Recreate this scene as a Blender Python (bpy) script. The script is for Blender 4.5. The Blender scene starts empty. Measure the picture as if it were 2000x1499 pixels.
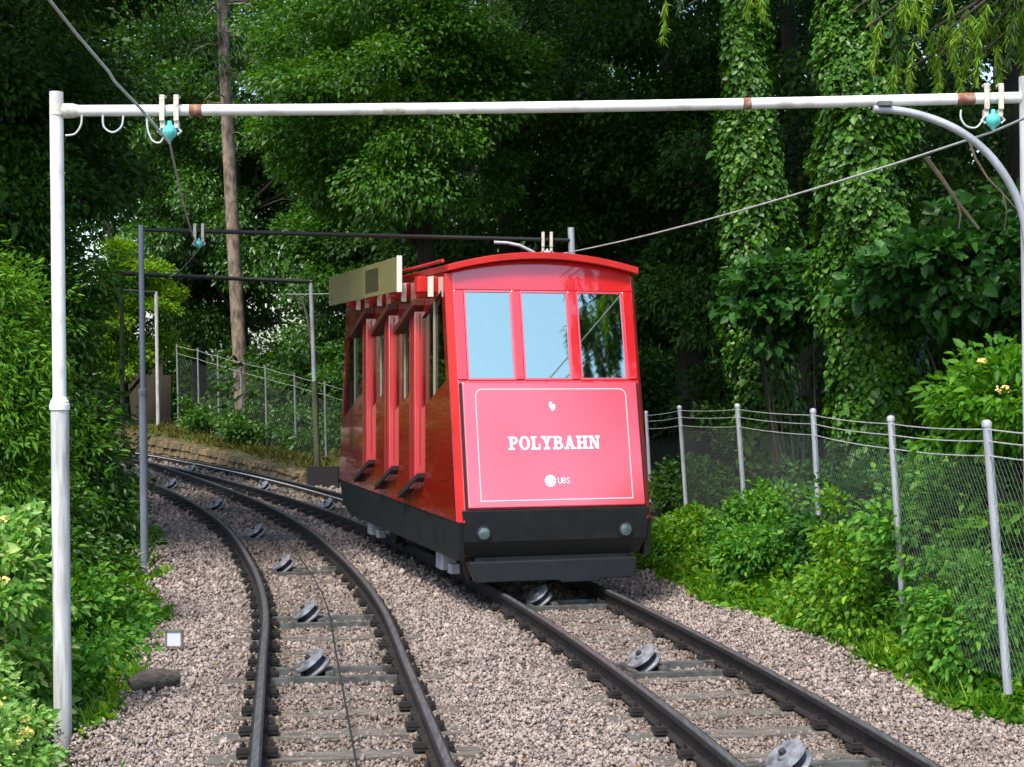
import bpy, math, random
import numpy as np
from mathutils import Vector, Matrix

random.seed(7)
RNG = np.random.default_rng(11)
SC = bpy.context.scene
COL = SC.collection
rad = math.radians

# ------------------------------------------------------------------ camera
F = 3200.0
PH = math.atan(29.5 / F)
CZ = 2.18
cd = bpy.data.cameras.new('camera')
cam = bpy.data.objects.new('camera', cd)
COL.objects.link(cam)
cam.location = (0, 0, CZ)
cam.rotation_euler = (rad(90) - PH, 0, 0)
cd.sensor_width = 36
cd.lens = 36 * F / 2000
cd.clip_end = 2000
cd.clip_start = 0.05
SC.camera = cam


def at(px, py, d):
    a = (px - 1000) / F
    b = (749.5 - py) / F
    t = d / (math.cos(PH) + b * math.sin(PH))
    return Vector((a * t, d, CZ + t * (b * math.cos(PH) - math.sin(PH))))


# ------------------------------------------------------------------ helpers
def np_obj(name, V, Fc, mat, parent=None, smooth=False):
    V = np.asarray(V, dtype=np.float32)
    Fc = np.asarray(Fc, dtype=np.int32)
    me = bpy.data.meshes.new(name)
    n, (m, k) = len(V), Fc.shape
    me.vertices.add(n)
    me.vertices.foreach_set('co', V.ravel())
    me.loops.add(m * k)
    me.loops.foreach_set('vertex_index', Fc.ravel())
    me.polygons.add(m)
    me.polygons.foreach_set('loop_start', np.arange(m, dtype=np.int32) * k)
    me.update(calc_edges=True)
    if smooth:
        me.polygons.foreach_set('use_smooth', np.ones(m, dtype=bool))
    me.materials.append(mat)
    o = bpy.data.objects.new(name, me)
    COL.objects.link(o)
    if parent:
        o.parent = parent
    return o


class MB:
    def __init__(s):
        s.v = []
        s.f = []

    def add(s, vs, fs):
        o = len(s.v)
        s.v += [tuple(x) for x in vs]
        s.f += [tuple(i + o for i in f) for f in fs]
        return s

    def hexa(s, p):  # bottom 4 (ccw) then top 4
        return s.add(p, [(3, 2, 1, 0), (4, 5, 6, 7), (0, 1, 5, 4), (1, 2, 6, 5), (2, 3, 7, 6), (3, 0, 4, 7)])

    def box(s, c, sz, M=None):
        x, y, z = [q / 2 for q in sz]
        P = [Vector(q) for q in ((-x, -y, -z), (x, -y, -z), (x, y, -z), (-x, y, -z), (-x, -y, z), (x, -y, z), (x, y, z), (-x, y, z))]
        if M is not None:
            P = [M @ q for q in P]
        return s.hexa([q + Vector(c) for q in P])

    def tube(s, pts, r, n=10, cap=True):
        pts = [Vector(p) for p in pts]
        rs = r if isinstance(r, (list, tuple)) else [r] * len(pts)
        rings = []
        prev = None
        for i, p in enumerate(pts):
            t = (pts[min(i + 1, len(pts) - 1)] - pts[max(i - 1, 0)])
            t = t.normalized() if t.length > 1e-9 else Vector((0, 0, 1))
            if prev is None:
                a = Vector((0, 0, 1)) if abs(t.z) < .9 else Vector((1, 0, 0))
                u = t.cross(a).normalized()
            else:
                u = (prev - t * prev.dot(t)).normalized()
            prev = u
            w = t.cross(u)
            rings.append([p + (u * math.cos(2 * math.pi * j / n) + w * math.sin(2 * math.pi * j / n)) * rs[i] for j in range(n)])
        vs = [q for ring in rings for q in ring]
        fs = []
        for i in range(len(rings) - 1):
            for j in range(n):
                fs.append((i * n + j, i * n + (j + 1) % n, (i + 1) * n + (j + 1) % n, (i + 1) * n + j))
        if cap:
            fs.append(tuple(range(n - 1, -1, -1)))
            fs.append(tuple((len(rings) - 1) * n + j for j in range(n)))
        return s.add(vs, fs)

    def lathe(s, c, axis, prof, n=20):  # prof: list of (along, radius)
        axis = Vector(axis).normalized()
        c = Vector(c)
        return s.tube2([c + axis * a for a, r in prof], [r for a, r in prof], axis, n)

    def tube2(s, pts, rs, t, n):
        a = Vector((0, 0, 1)) if abs(t.z) < .9 else Vector((1, 0, 0))
        u = t.cross(a).normalized()
        w = t.cross(u)
        vs = [p + (u * math.cos(2 * math.pi * j / n) + w * math.sin(2 * math.pi * j / n)) * r for p, r in zip(pts, rs) for j in range(n)]
        fs = []
        for i in range(len(pts) - 1):
            for j in range(n):
                fs.append((i * n + j, i * n + (j + 1) % n, (i + 1) * n + (j + 1) % n, (i + 1) * n + j))
        fs.append(tuple(range(n - 1, -1, -1)))
        fs.append(tuple((len(pts) - 1) * n + j for j in range(n)))
        return s.add(vs, fs)

    def prism(s, poly, vec):
        poly = [Vector(p) for p in poly]
        vec = Vector(vec)
        n = len(poly)
        fs = [tuple(range(n - 1, -1, -1)), tuple(range(n, 2 * n))]
        fs += [(i, (i + 1) % n, n + (i + 1) % n, n + i) for i in range(n)]
        return s.add(poly + [p + vec for p in poly], fs)

    def build(s, name, mat, parent=None, smooth=False, bevel=0):
        import bmesh
        me = bpy.data.meshes.new(name)
        me.from_pydata(s.v, [], s.f)
        bm = bmesh.new()
        bm.from_mesh(me)
        bmesh.ops.recalc_face_normals(bm, faces=bm.faces)
        bm.to_mesh(me)
        bm.free()
        me.materials.append(mat)
        if smooth:
            me.polygons.foreach_set('use_smooth', np.ones(len(me.polygons), dtype=bool))
            try:
                me.set_sharp_from_angle(angle=rad(40))
            except Exception:
                pass
        o = bpy.data.objects.new(name, me)
        COL.objects.link(o)
        if parent:
            o.parent = parent
        if bevel:
            b = o.modifiers.new('bevel', 'BEVEL')
            b.width = bevel
            b.segments = 2
            b.limit_method = 'ANGLE'
        return o


def tag(o, label=None, cat=None, group=None, kind=None):
    if label:
        o['label'] = label
    if cat:
        o['category'] = cat
    if group:
        o['group'] = group
    if kind:
        o['kind'] = kind
    return o


def thing(name, label, cat, loc=(0, 0, 0), rz=0.0, group=None):
    o = bpy.data.objects.new(name, None)
    COL.objects.link(o)
    o.location = loc
    o.rotation_euler = (0, 0, rz)
    o.empty_display_size = .2
    return tag(o, label, cat, group)


# ------------------------------------------------------------------ materials
def mat(name, c, rough=.6, metal=0.0, c2=None, scale=8.0, bump=0.0, coat=0.0, spec=.5, detail=6.0, lo=.35, hi=.65, stretch=None, bscale=None):
    m = bpy.data.materials.new(name)
    m.use_nodes = True
    N, L = m.node_tree.nodes, m.node_tree.links
    b = N['Principled BSDF']
    b.inputs['Base Color'].default_value = (*c, 1)
    b.inputs['Roughness'].default_value = rough
    b.inputs['Metallic'].default_value = metal
    b.inputs['Specular IOR Level'].default_value = spec
    if coat:
        b.inputs['Coat Weight'].default_value = coat
        b.inputs['Coat Roughness'].default_value = .20 if 'panel' in name else .03
        b.inputs['Coat IOR'].default_value = 2.7 if 'panel' in name else 1.9
    if c2 or bump:
        tc = N.new('ShaderNodeTexCoord')
        mp = N.new('ShaderNodeMapping')
        L.new(tc.outputs['Object'], mp.inputs['Vector'])
        if stretch:
            mp.inputs['Scale'].default_value = stretch
        nz = N.new('ShaderNodeTexNoise')
        nz.inputs['Scale'].default_value = scale
        nz.inputs['Detail'].default_value = detail
        L.new(mp.outputs['Vector'], nz.inputs['Vector'])
        if c2:
            r = N.new('ShaderNodeValToRGB')
            r.color_ramp.elements[0].position = lo
            r.color_ramp.elements[1].position = hi
            r.color_ramp.elements[0].color = (*c, 1)
            r.color_ramp.elements[1].color = (*c2, 1)
            L.new(nz.outputs['Fac'], r.inputs['Fac'])
            L.new(r.outputs['Color'], b.inputs['Base Color'])
        if bump:
            bp = N.new('ShaderNodeBump')
            bp.inputs['Strength'].default_value = bump
            bp.inputs['Distance'].default_value = .02
            if bscale:
                n2 = N.new('ShaderNodeTexNoise')
                n2.inputs['Scale'].default_value = bscale
                n2.inputs['Detail'].default_value = 5
                L.new(mp.outputs['Vector'], n2.inputs['Vector'])
                L.new(n2.outputs['Fac'], bp.inputs['Height'])
            else:
                L.new(nz.outputs['Fac'], bp.inputs['Height'])
            L.new(bp.outputs['Normal'], b.inputs['Normal'])
    return m


def island_mat(name, cols, rough=.6, trans=0.0, gloss=.25, noise=None):
    """colour varies from one leaf / stone to the next"""
    if trans:
        cols = [(r * 1.22, g * 1.08, b * .6) for r, g, b in cols]
        a = max(cols, key=lambda q: q[1])
        cols = cols + [(a[0] * 1.5, a[1] * 1.35, a[2] * 1.3)]  # brightest step paints sunlit sparkle on some leaves
    m = bpy.data.materials.new(name)
    m.use_nodes = True
    N, L = m.node_tree.nodes, m.node_tree.links
    b = N['Principled BSDF']
    g = N.new('ShaderNodeNewGeometry')
    r = N.new('ShaderNodeValToRGB')
    el = r.color_ramp.elements
    n = len(cols)
    while len(el) < n:
        el.new(.5)
    for i, c in enumerate(cols):
        el[i].position = i / (n - 1) if n > 1 else 0
        el[i].color = (*c, 1)
    L.new(g.outputs['Random Per Island'], r.inputs['Fac'])
    L.new(r.outputs['Color'], b.inputs['Base Color'])
    b.inputs['Roughness'].default_value = rough
    b.inputs['Specular IOR Level'].default_value = gloss
    if noise:
        tc = N.new('ShaderNodeTexCoord')
        nz = N.new('ShaderNodeTexNoise')
        nz.inputs['Scale'].default_value = noise
        nz.inputs['Detail'].default_value = 4
        L.new(tc.outputs['Object'], nz.inputs['Vector'])
        mx = N.new('ShaderNodeMix')
        mx.data_type = 'RGBA'
        mx.blend_type = 'MULTIPLY'
        mx.inputs['Factor'].default_value = .7
        rr = N.new('ShaderNodeValToRGB')
        rr.color_ramp.elements[0].position = .3
        rr.color_ramp.elements[1].position = .7
        rr.color_ramp.elements[0].color = (.45, .45, .45, 1)
        rr.color_ramp.elements[1].color = (1.3, 1.25, 1.2, 1)
        L.new(nz.outputs['Fac'], rr.inputs['Fac'])
        L.new(r.outputs['Color'], mx.inputs[6])
        L.new(rr.outputs['Color'], mx.inputs[7])
        L.new(mx.outputs[2], b.inputs['Base Color'])
    if trans:
        t = N.new('ShaderNodeBsdfTranslucent')
        hs = N.new('ShaderNodeHueSaturation')
        hs.inputs['Hue'].default_value = .485
        hs.inputs['Saturation'].default_value = 1.1
        hs.inputs['Value'].default_value = 1.5
        L.new(r.outputs['Color'], hs.inputs['Color'])
        L.new(hs.outputs['Color'], t.inputs['Color'])
        x = N.new('ShaderNodeMixShader')
        x.inputs['Fac'].default_value = trans
        L.new(b.outputs['BSDF'], x.inputs[1])
        L.new(t.outputs['BSDF'], x.inputs[2])
        L.new(x.outputs['Shader'], N['Material Output'].inputs['Surface'])
    return m


def glass_mat(name, refl, tint, gl=(1, 1, 1), rough=.02):
    m = bpy.data.materials.new(name)
    m.use_nodes = True
    N, L = m.node_tree.nodes, m.node_tree.links
    N.remove(N['Principled BSDF'])
    g = N.new('ShaderNodeBsdfGlossy')
    g.inputs['Roughness'].default_value = rough
    g.inputs['Color'].default_value = (*gl, 1)
    t = N.new('ShaderNodeBsdfTransparent')
    t.inputs['Color'].default_value = (*tint, 1)
    x = N.new('ShaderNodeMixShader')
    x.inputs['Fac'].default_value = refl
    L.new(t.outputs[0], x.inputs[1])
    L.new(g.outputs[0], x.inputs[2])
    L.new(x.outputs[0], N['Material Output'].inputs['Surface'])
    return m


M = {}
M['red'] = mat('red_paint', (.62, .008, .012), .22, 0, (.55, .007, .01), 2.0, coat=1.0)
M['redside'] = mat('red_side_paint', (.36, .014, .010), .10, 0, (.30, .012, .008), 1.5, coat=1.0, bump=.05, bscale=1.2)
M['redroof'] = mat('red_roof_paint', (.62, .018, .012), .4, 0, (.5, .014, .01), 3.0)
M['panel'] = mat('front_panel_paint', (.72, .022, .045), .2, 0, (.64, .018, .036), 1.6, coat=1.0)  # pinkish base puts some sky reflection into the red paint
M['white_line'] = mat('white_lettering', (.85, .82, .82), .4)
M['pink_line'] = mat('faded_outline', (.80, .62, .62), .4)
M['black_body'] = mat('dark_skirt_paint', (.006, .009, .011), .45, 0, (.017, .017, .016), 5.0, lo=.45, hi=.8, detail=9)
M['bumper'] = mat('bumper_paint', (.012, .016, .020), .5, 0, (.008, .010, .012), 9.0)
M['dark'] = mat('dark_iron', (.018, .017, .017), .6, 0, (.035, .03, .027), 14.0, bump=.3)
M['gap'] = mat('seal_and_shadow_black', (.012, .010, .010), .7)
M['lamp'] = mat('lamp_glass', (.06, .09, .10), .15, 0, (.09, .13, .14), 40, coat=.6)
M['brass'] = mat('gilt_board', (.50, .44, .18), .18, .45, (.42, .36, .16), 3.0, bump=.06, bscale=2.5)
M['tan'] = mat('tan_glazing_bar', (.36, .30, .22), .5)
M['brassdark'] = mat('dark_gilt_plate', (.24, .21, .10), .3, .7, (.10, .09, .05), 20.0)
M['cream'] = mat('cream_edge', (.80, .76, .62), .4)
M['brown'] = mat('brown_rail', (.11, .030, .020), .3, 0, (.07, .02, .014), 8)
M['interior'] = mat('interior_lining', (.14, .12, .10), .7, 0, (.10, .09, .08), 4)
M['seat'] = mat('pale_seat_wood', (.46, .40, .30), .5, 0, (.36, .30, .22), 5, stretch=(1, 8, 8))
M['glass'] = glass_mat('tinted_windscreen', .58, (.55, .62, .58), (.76, .98, .86))
M['sideglass'] = glass_mat('side_glass', .24, (.62, .74, .66), (.95, .98, .92))
M['galv'] = mat('galvanised_steel', (.50, .52, .55), .5, .25, (.34, .36, .39), 9.0, bump=.1, stretch=(1, 1, .25))
M['paintwhite'] = mat('white_painted_pipe', (.82, .82, .81), .5, 0, (.42, .40, .33), 6.0, lo=.52, hi=.78, bump=.12, detail=9)
M['pipegrey'] = mat('grey_pipe', (.60, .60, .60), .5, 0, (.30, .29, .26), 9.0, lo=.42, hi=.72, stretch=(3, 3, .3), bump=.1, detail=9)
M['oldpost'] = mat('weathered_post', (.10, .11, .05), .7, 0, (.055, .06, .03), 8.0)
M['postblue'] = mat('blue_grey_pipe', (.24, .27, .31), .45, .2, (.16, .18, .21), 5.0, stretch=(1, 1, .3))
M['rust'] = mat('rust', (.24, .085, .045), .9, 0, (.42, .30, .24), 30.0, lo=.4, hi=.75)
M['clamp'] = mat('cream_clamp', (.62, .60, .50), .6, 0, (.40, .30, .2), 40.0, lo=.5, hi=.75)
M['teal'] = mat('teal_insulator', (.09, .62, .55), .2, 0, coat=.7)
M['wire'] = mat('steel_wire', (.58, .60, .58), .5, .1, (.42, .44, .42), 10)
M['meshwire'] = mat('dull_mesh_wire', (.085, .095, .095), .6, .3)
M['galvdull'] = mat('dull_galvanised_steel', (.26, .27, .27), .6, .1, (.18, .19, .18), 9.0)
M['darkwire'] = mat('dark_cable', (.035, .04, .035), .5, .4)
M['loop'] = mat('pale_cable', (.55, .57, .56), .5)
M['rail'] = mat('rail_steel', (.014, .013, .014), .7, .0, (.032, .025, .021), 16.0, bump=.2, spec=.3)
M['railtop'] = mat('worn_rail_sheen', (.13, .135, .14), .48, .25, (.07, .07, .07), 7.0, stretch=(6, .6, 1))  # narrow paler strip paints the shine along the worn rail head
M['clip'] = mat('rail_clip_iron', (.016, .015, .016), .65, .2, (.035, .028, .024), 30.0)
M['sleeper'] = mat('weathered_sleeper', (.17, .15, .125), .9, 0, (.065, .058, .048), 5.0, bump=.5, stretch=(1, 9, 4))
M['channel'] = mat('steel_channel', (.15, .155, .145), .55, .3, (.06, .06, .052), 9.0, bump=.15)
M['wheel'] = mat('worn_roller_steel', (.36, .37, .39), .4, .4, (.11, .11, .11), 11.0, bump=.2)
M['wheelrim'] = mat('dark_roller_groove', (.03, .028, .05), .5, .3)
M['stone'] = island_mat('ballast_stone', [(.18, .145, .128), (.29, .24, .215), (.38, .32, .285), (.33, .265, .24), (.46, .40, .365), (.25, .21, .188), (.36, .295, .265)], .9, noise=9.0, gloss=.2)
def add_grime(m):
    N, L = m.node_tree.nodes, m.node_tree.links
    b = N['Principled BSDF']
    src = b.inputs['Base Color'].links[0].from_socket
    a = N.new('ShaderNodeAttribute')
    a.attribute_name = 'grime'
    mx = N.new('ShaderNodeMix')
    mx.data_type = 'RGBA'
    L.new(a.outputs['Fac'], mx.inputs['Factor'])
    L.new(src, mx.inputs[6])
    mx.inputs[7].default_value = (.085, .062, .038, 1)
    L.new(mx.outputs[2], b.inputs['Base Color'])


add_grime(M['stone'])
M['concrete'] = mat('rough_concrete', (.20, .18, .15), .9, 0, (.11, .10, .085), 6, bump=.5)
M['log'] = mat('old_timber', (.06, .045, .035), .9, 0, (.11, .095, .08), 7, bump=.7, stretch=(1, 8, 8))
M['plate'] = mat('white_plate', (.60, .62, .66), .5, 0, (.62, .64, .70), 6)
M['wallstone'] = mat('wall_stone', (.22, .15, .075), .95, 0, (.085, .075, .035), 3, bump=1.0, bscale=9)
M['moss'] = mat('mossy_earth', (.10, .075, .030), 1, 0, (.07, .085, .025), 3, bump=.6, bscale=14)
M['brownwall'] = mat('brown_boarding', (.045, .034, .022), .9, 0, (.075, .062, .036), 6, stretch=(6, 6, .3), bump=.4)
M['bark'] = mat('pine_bark', (.30, .23, .17), .95, 0, (.10, .075, .055), 5, bump=1.0, stretch=(2, 2, .9), detail=9)
M['darkbark'] = mat('dark_bark', (.050, .042, .034), .95, 0, (.028, .024, .02), 7, bump=.8, stretch=(2, 2, .5))
M['deadwood'] = mat('dead_branch', (.16, .12, .08), .9, 0, (.10, .08, .05), 10, bump=.4)
# foliage
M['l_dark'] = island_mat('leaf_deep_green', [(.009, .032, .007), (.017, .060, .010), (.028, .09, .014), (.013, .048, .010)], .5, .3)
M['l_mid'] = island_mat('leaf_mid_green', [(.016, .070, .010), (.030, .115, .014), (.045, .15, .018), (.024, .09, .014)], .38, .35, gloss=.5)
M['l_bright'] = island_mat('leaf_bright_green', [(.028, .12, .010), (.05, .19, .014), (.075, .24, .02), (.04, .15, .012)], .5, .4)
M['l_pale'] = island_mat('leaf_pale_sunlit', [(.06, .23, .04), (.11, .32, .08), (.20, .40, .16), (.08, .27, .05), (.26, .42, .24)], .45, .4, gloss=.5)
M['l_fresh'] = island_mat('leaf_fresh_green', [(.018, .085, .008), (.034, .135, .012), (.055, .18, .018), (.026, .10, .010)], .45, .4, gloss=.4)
M['l_lime'] = island_mat('leaf_backlit_lime', [(.06, .19, .012), (.11, .28, .018), (.17, .34, .03), (.08, .22, .015)], .5, .45)  # lime tone puts light from behind into the leaf colour
M['l_ivy'] = island_mat('ivy_leaf', [(.015, .068, .008), (.033, .125, .010), (.055, .17, .016), (.022, .09, .010), (.042, .14, .012)], .42, .2, gloss=.4)
M['l_blue'] = island_mat('leaf_blue_green', [(.011, .058, .018), (.020, .09, .024), (.034, .125, .034), (.015, .07, .02)], .45, .3)
M['l_yew'] = island_mat('yew_needles', [(.024, .10, .009), (.05, .17, .012), (.09, .25, .02), (.035, .13, .010)], .55, .3)
M['l_tip'] = island_mat('spruce_young_needles', [(.07, .19, .02), (.12, .27, .03), (.17, .33, .05), (.06, .15, .02)], .55, .35)
M['l_spruce'] = island_mat('spruce_needles', [(.010, .034, .012), (.02, .06, .016), (.03, .08, .02)], .6, .15)
M['l_weed'] = island_mat('weed_leaf', [(.028, .12, .012), (.055, .20, .02), (.10, .28, .03), (.04, .15, .014), (.15, .32, .05)], .5, .4)
M['l_nettle'] = island_mat('nettle_leaf', [(.022, .11, .02), (.04, .17, .03), (.065, .23, .045), (.10, .27, .05)], .5, .35)
M['l_moss'] = island_mat('dry_moss_grass', [(.10, .085, .03), (.07, .09, .02), (.05, .10, .018), (.13, .10, .045)], .7, .2)
M['flower'] = island_mat('cream_flower', [(.60, .55, .30), (.72, .68, .48), (.55, .50, .22), (.66, .52, .30)], .7, .2)
M['soil'] = mat('soil', (.060, .045, .028), 1, 0, (.035, .045, .016), 3.0, bump=.6, bscale=20)


# ------------------------------------------------------------------ track alignment
def xR(d):
    u = d - 8.95
    return 1.79 - .15 * u - .00625 * u * u if u > -12 else 1.79 - .15 * -12 - .00625 * 144


LP = [(2, .12), (6, -.46), (8.95, -.874), (12, -1.30), (15.17, -1.755), (18.4, -2.39), (22.6, -3.40), (26, -4.42), (28.7, -5.35), (31.6, -6.42), (36, -8.15), (41, -10.1), (46, -12.36), (52, -15.3), (60, -20.15)]


def xL(d):
    P = LP
    if d <= P[0][0]:
        return P[0][1] - (d - P[0][0]) * .145
    if d >= P[-1][0]:
        return xR(d)
    for i in range(len(P) - 1):
        if P[i][0] <= d <= P[i + 1][0]:
            break
    p0, p1, p2, p3 = P[max(i - 1, 0)], P[i], P[i + 1], P[min(i + 2, len(P) - 1)]
    h = p2[0] - p1[0]
    m1 = (p2[1] - p0[1]) / (p2[0] - p0[0])
    m2 = (p3[1] - p1[1]) / (p3[0] - p1[0])
    t = (d - p1[0]) / h
    return (2 * t**3 - 3 * t**2 + 1) * p1[1] + (t**3 - 2 * t**2 + t) * h * m1 + (-2 * t**3 + 3 * t**2) * p2[1] + (t**3 - t**2) * h * m2


def tangent(fx, d):
    s = (fx(d + .3) - fx(d - .3)) / .6
    return Vector((s, 1, 0)).normalized()


def along(fx, d0, d1, step):
    """(point, tangent) at equal arc steps"""
    out, d = [], d0
    while d < d1:
        t = tangent(fx, d)
        out.append((Vector((fx(d), d, 0)), t))
        d += step * t.y
    return out


def edgeL(d):
    return xL(d) - 1.58 + .12 * math.sin(d * 1.7) + .07 * math.sin(d * 4.1 + 1) + .16 * math.exp(-((d - 9.9) / .8) ** 2)


def edgeR(d):
    return xR(d) + 1.80 + .12 * math.sin(d * 1.3 + 2) + .06 * math.sin(d * 3.7)


def sm(t):
    t = min(1, max(0, t))
    return t * t * (3 - 2 * t)


def gz(x, d):
    e0, e1 = edgeL(d), edgeR(d)
    if d > 46:
        e0 -= (d - 46) * .02
    if x < e0:
        return -.19 - .36 * sm((e0 - x) / .55) + .5 * sm((e0 - x - 6) / 14)
    if x > e1:
        return -.19 + .14 * sm((x - e1) / .9) + 1.2 * sm((x - e1 - 3) / 14)
    return -.19


# ------------------------------------------------------------------ ground
def ground_material():
    m = bpy.data.materials.new('ground_soil_and_ballast')
    m.use_nodes = True
    N, L = m.node_tree.nodes, m.node_tree.links
    b = N['Principled BSDF']
    b.inputs['Roughness'].default_value = .95
    b.inputs['Specular IOR Level'].default_value = .2
    a = N.new('ShaderNodeAttribute')
    a.attribute_name = 'ballast'
    tc = N.new('ShaderNodeTexCoord')
    v = N.new('ShaderNodeTexVoronoi')
    v.inputs['Scale'].default_value = 19
    L.new(tc.outputs['Object'], v.inputs['Vector'])
    r = N.new('ShaderNodeValToRGB')
    e = r.color_ramp.elements
    e[0].color = (.11, .085, .075, 1)
    e[1].color = (.36, .29, .26, 1)
    sp = N.new('ShaderNodeSeparateColor')
    L.new(v.outputs['Color'], sp.inputs['Color'])
    L.new(sp.outputs[0], r.inputs['Fac'])
    n = N.new('ShaderNodeTexNoise')
    n.inputs['Scale'].default_value = 2.2
    n.inputs['Detail'].default_value = 8
    L.new(tc.outputs['Object'], n.inputs['Vector'])
    r2 = N.new('ShaderNodeValToRGB')
    e = r2.color_ramp.elements
    e[0].position, e[1].position = .38, .62
    e[0].color = (.050, .036, .022, 1)
    e[1].color = (.028, .042, .014, 1)
    L.new(n.outputs['Fac'], r2.inputs['Fac'])
    mx = N.new('ShaderNodeMix')
    mx.data_type = 'RGBA'
    L.new(a.outputs['Fac'], mx.inputs['Factor'])
    L.new(r2.outputs['Color'], mx.inputs[6])
    L.new(r.outputs['Color'], mx.inputs[7])
    L.new(mx.outputs[2], b.inputs['Base Color'])
    bp = N.new('ShaderNodeBump')
    bp.inputs['Strength'].default_value = .9
    bp.inputs['Distance'].default_value = .03
    L.new(v.outputs['Distance'], bp.inputs['Height'])
    bp.invert = True
    L.new(bp.outputs['Normal'], b.inputs['Normal'])
    return m


xs = sorted(set([-400, -200, -100, -60] + list(np.arange(-40, -16, 1.0)) + list(np.arange(-16, 8, .22)) + list(np.arange(8, 40, 1.5)) + [60, 100, 200, 400]))
ys = sorted(set([-300, -120, -60, -30, -15] + list(np.arange(-8, 4, 1.0)) + list(np.arange(4, 60, .3)) + list(np.arange(60, 90, 3)) + [120, 200, 350, 600]))
gv, gb = [], []
for y in ys:
    for x in xs:
        yy = min(max(y, 0), 60)
        z = gz(x, yy)
        inb = edgeL(yy) <= x <= edgeR(yy)
        if -16 < x < 8 and 4 < y < 60:
            z += random.uniform(-.014, .014)
        gv.append((x, y, z))
        gb.append(1.0 if inb else 0.0)
nx = len(xs)
gf = [(j * nx + i, j * nx + i + 1, (j + 1) * nx + i + 1, (j + 1) * nx + i) for j in range(len(ys) - 1) for i in range(nx - 1)]
ground = np_obj('ground', gv, gf, ground_material(), smooth=True)
at_ = ground.data.attributes.new('ballast', 'FLOAT', 'POINT')
at_.data.foreach_set('value', np.array(gb, dtype=np.float32))
tag(ground, kind='structure')


# ------------------------------------------------------------------ ballast stones
def ballast():
    rng = np.random.default_rng(3)
    pts = []
    for (d0, d1, dens, sz) in ((6.5, 12, 1900, .0132), (12, 17, 1150, .0158), (17, 24, 560, .022), (24, 34, 220, .031), (34, 46, 80, .045)):
        A0 = min(edgeL(d0), edgeL(d1)) - .5
        A1 = max(edgeR(d0), edgeR(d1)) + .5
        n = int((A1 - A0) * (d1 - d0) * dens)
        X = rng.uniform(A0, A1, n)
        Y = rng.uniform(d0, d1, n)
        eL = np.array([edgeL(q) for q in np.linspace(d0, d1, 200)])
        eR = np.array([edgeR(q) for q in np.linspace(d0, d1, 200)])
        q = (Y - d0) / (d1 - d0) * 199
        j = rng.normal(0, .16, n)
        ok = (X > np.interp(q, range(200), eL) + j) & (X < np.interp(q, range(200), eR) + j)
        X, Y = X[ok], Y[ok]
        S = sz * rng.lognormal(0, .26, len(X))
        Z = -.19 + S * rng.uniform(-.1, .9, len(X)) + rng.uniform(0, .02, len(X))
        pts.append(np.stack([X, Y, Z, S], 1))
    P = np.concatenate(pts)
    n = len(P)
    # squashed irregular octahedron / cube blend: 8 verts, 6 quads
    base = np.array([(-1, -1, -1), (1, -1, -1), (1, 1, -1), (-1, 1, -1), (-1, -1, 1), (1, -1, 1), (1, 1, 1), (-1, 1, 1)], float) * .62
    V = base[None] * rng.uniform(.6, 1.25, (n, 8, 1)) + rng.normal(0, .13, (n, 8, 3))
    V *= rng.uniform(.55, 1.25, (n, 1, 3)) * np.array([1.15, 1.15, .8])
    Q = rng.normal(size=(n, 4))
    Q /= np.linalg.norm(Q, axis=1, keepdims=True)
    w, x, y, z = Q.T
    R = np.stack([np.stack([1 - 2 * (y * y + z * z), 2 * (x * y - z * w), 2 * (x * z + y * w)], -1),
                  np.stack([2 * (x * y + z * w), 1 - 2 * (x * x + z * z), 2 * (y * z - x * w)], -1),
                  np.stack([2 * (x * z - y * w), 2 * (y * z + x * w), 1 - 2 * (x * x + y * y)], -1)], 1)
    V = np.einsum('nij,nkj->nki', R, V) * P[:, None, 3:4] + P[:, None, :3]
    q = np.array([(3, 2, 1, 0), (4, 5, 6, 7), (0, 1, 5, 4), (1, 2, 6, 5), (2, 3, 7, 6), (3, 0, 4, 7)])
    Fc = (np.arange(n)[:, None, None] * 8 + q[None]).reshape(-1, 4)
    o = np_obj('ballast', V.reshape(-1, 3), Fc, M['stone'])
    dd = np.linspace(6, 47, 300)
    gr = np.zeros(n)
    for fx in (xL, xR):
        off = np.abs(P[:, 0] - np.interp(P[:, 1], dd, [fx(q) for q in dd]))
        gr = np.maximum(gr, np.exp(-((off - .5) / .17) ** 2) * .85)
        gr = np.maximum(gr, np.where(off < .5, .28, 0) + .15 * np.sin(P[:, 1] * 1.3) * (off < .5))
        gr = np.maximum(gr, np.exp(-(off / .16) ** 2) * .5)
    gr = np.clip(gr * rng.uniform(.4, 1.2, n) + (rng.random(n) < .05) * .5, 0, .9)
    at_ = o.data.attributes.new('grime', 'FLOAT', 'POINT')
    at_.data.foreach_set('value', np.repeat(gr, 8).astype(np.float32))
    tag(o, 'pinkish grey crushed stone ballast around both tracks', 'gravel', kind='stuff')


ballast()


# ------------------------------------------------------------------ tracks
def rail_profile():
    return [(-.055, -.145), (.055, -.145), (.055, -.134), (.010, -.122), (.010, -.040), (.034, -.030), (.034, -.002), (-.034, -.002), (-.034, -.030), (-.010, -.040), (-.010, -.122), (-.055, -.134)]


def sweep(fx, off, d0, d1, prof, step=.45):
    mb = MB()
    sec = along(fx, d0, d1, step)
    n = len(prof)
    vs, fs = [], []
    for p, t in sec:
        r = Vector((t.y, -t.x, 0))
        for a, z in prof:
            vs.append(p + r * (off + a) + Vector((0, 0, z)))
    for i in range(len(sec) - 1):
        for j in range(n):
            fs.append((i * n + j, i * n + (j + 1) % n, (i + 1) * n + (j + 1) % n, (i + 1) * n + j))
    fs.append(tuple(range(n)))
    fs.append(tuple((len(sec) - 1) * n + j for j in range(n)))
    return mb.add(vs, fs)


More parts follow.
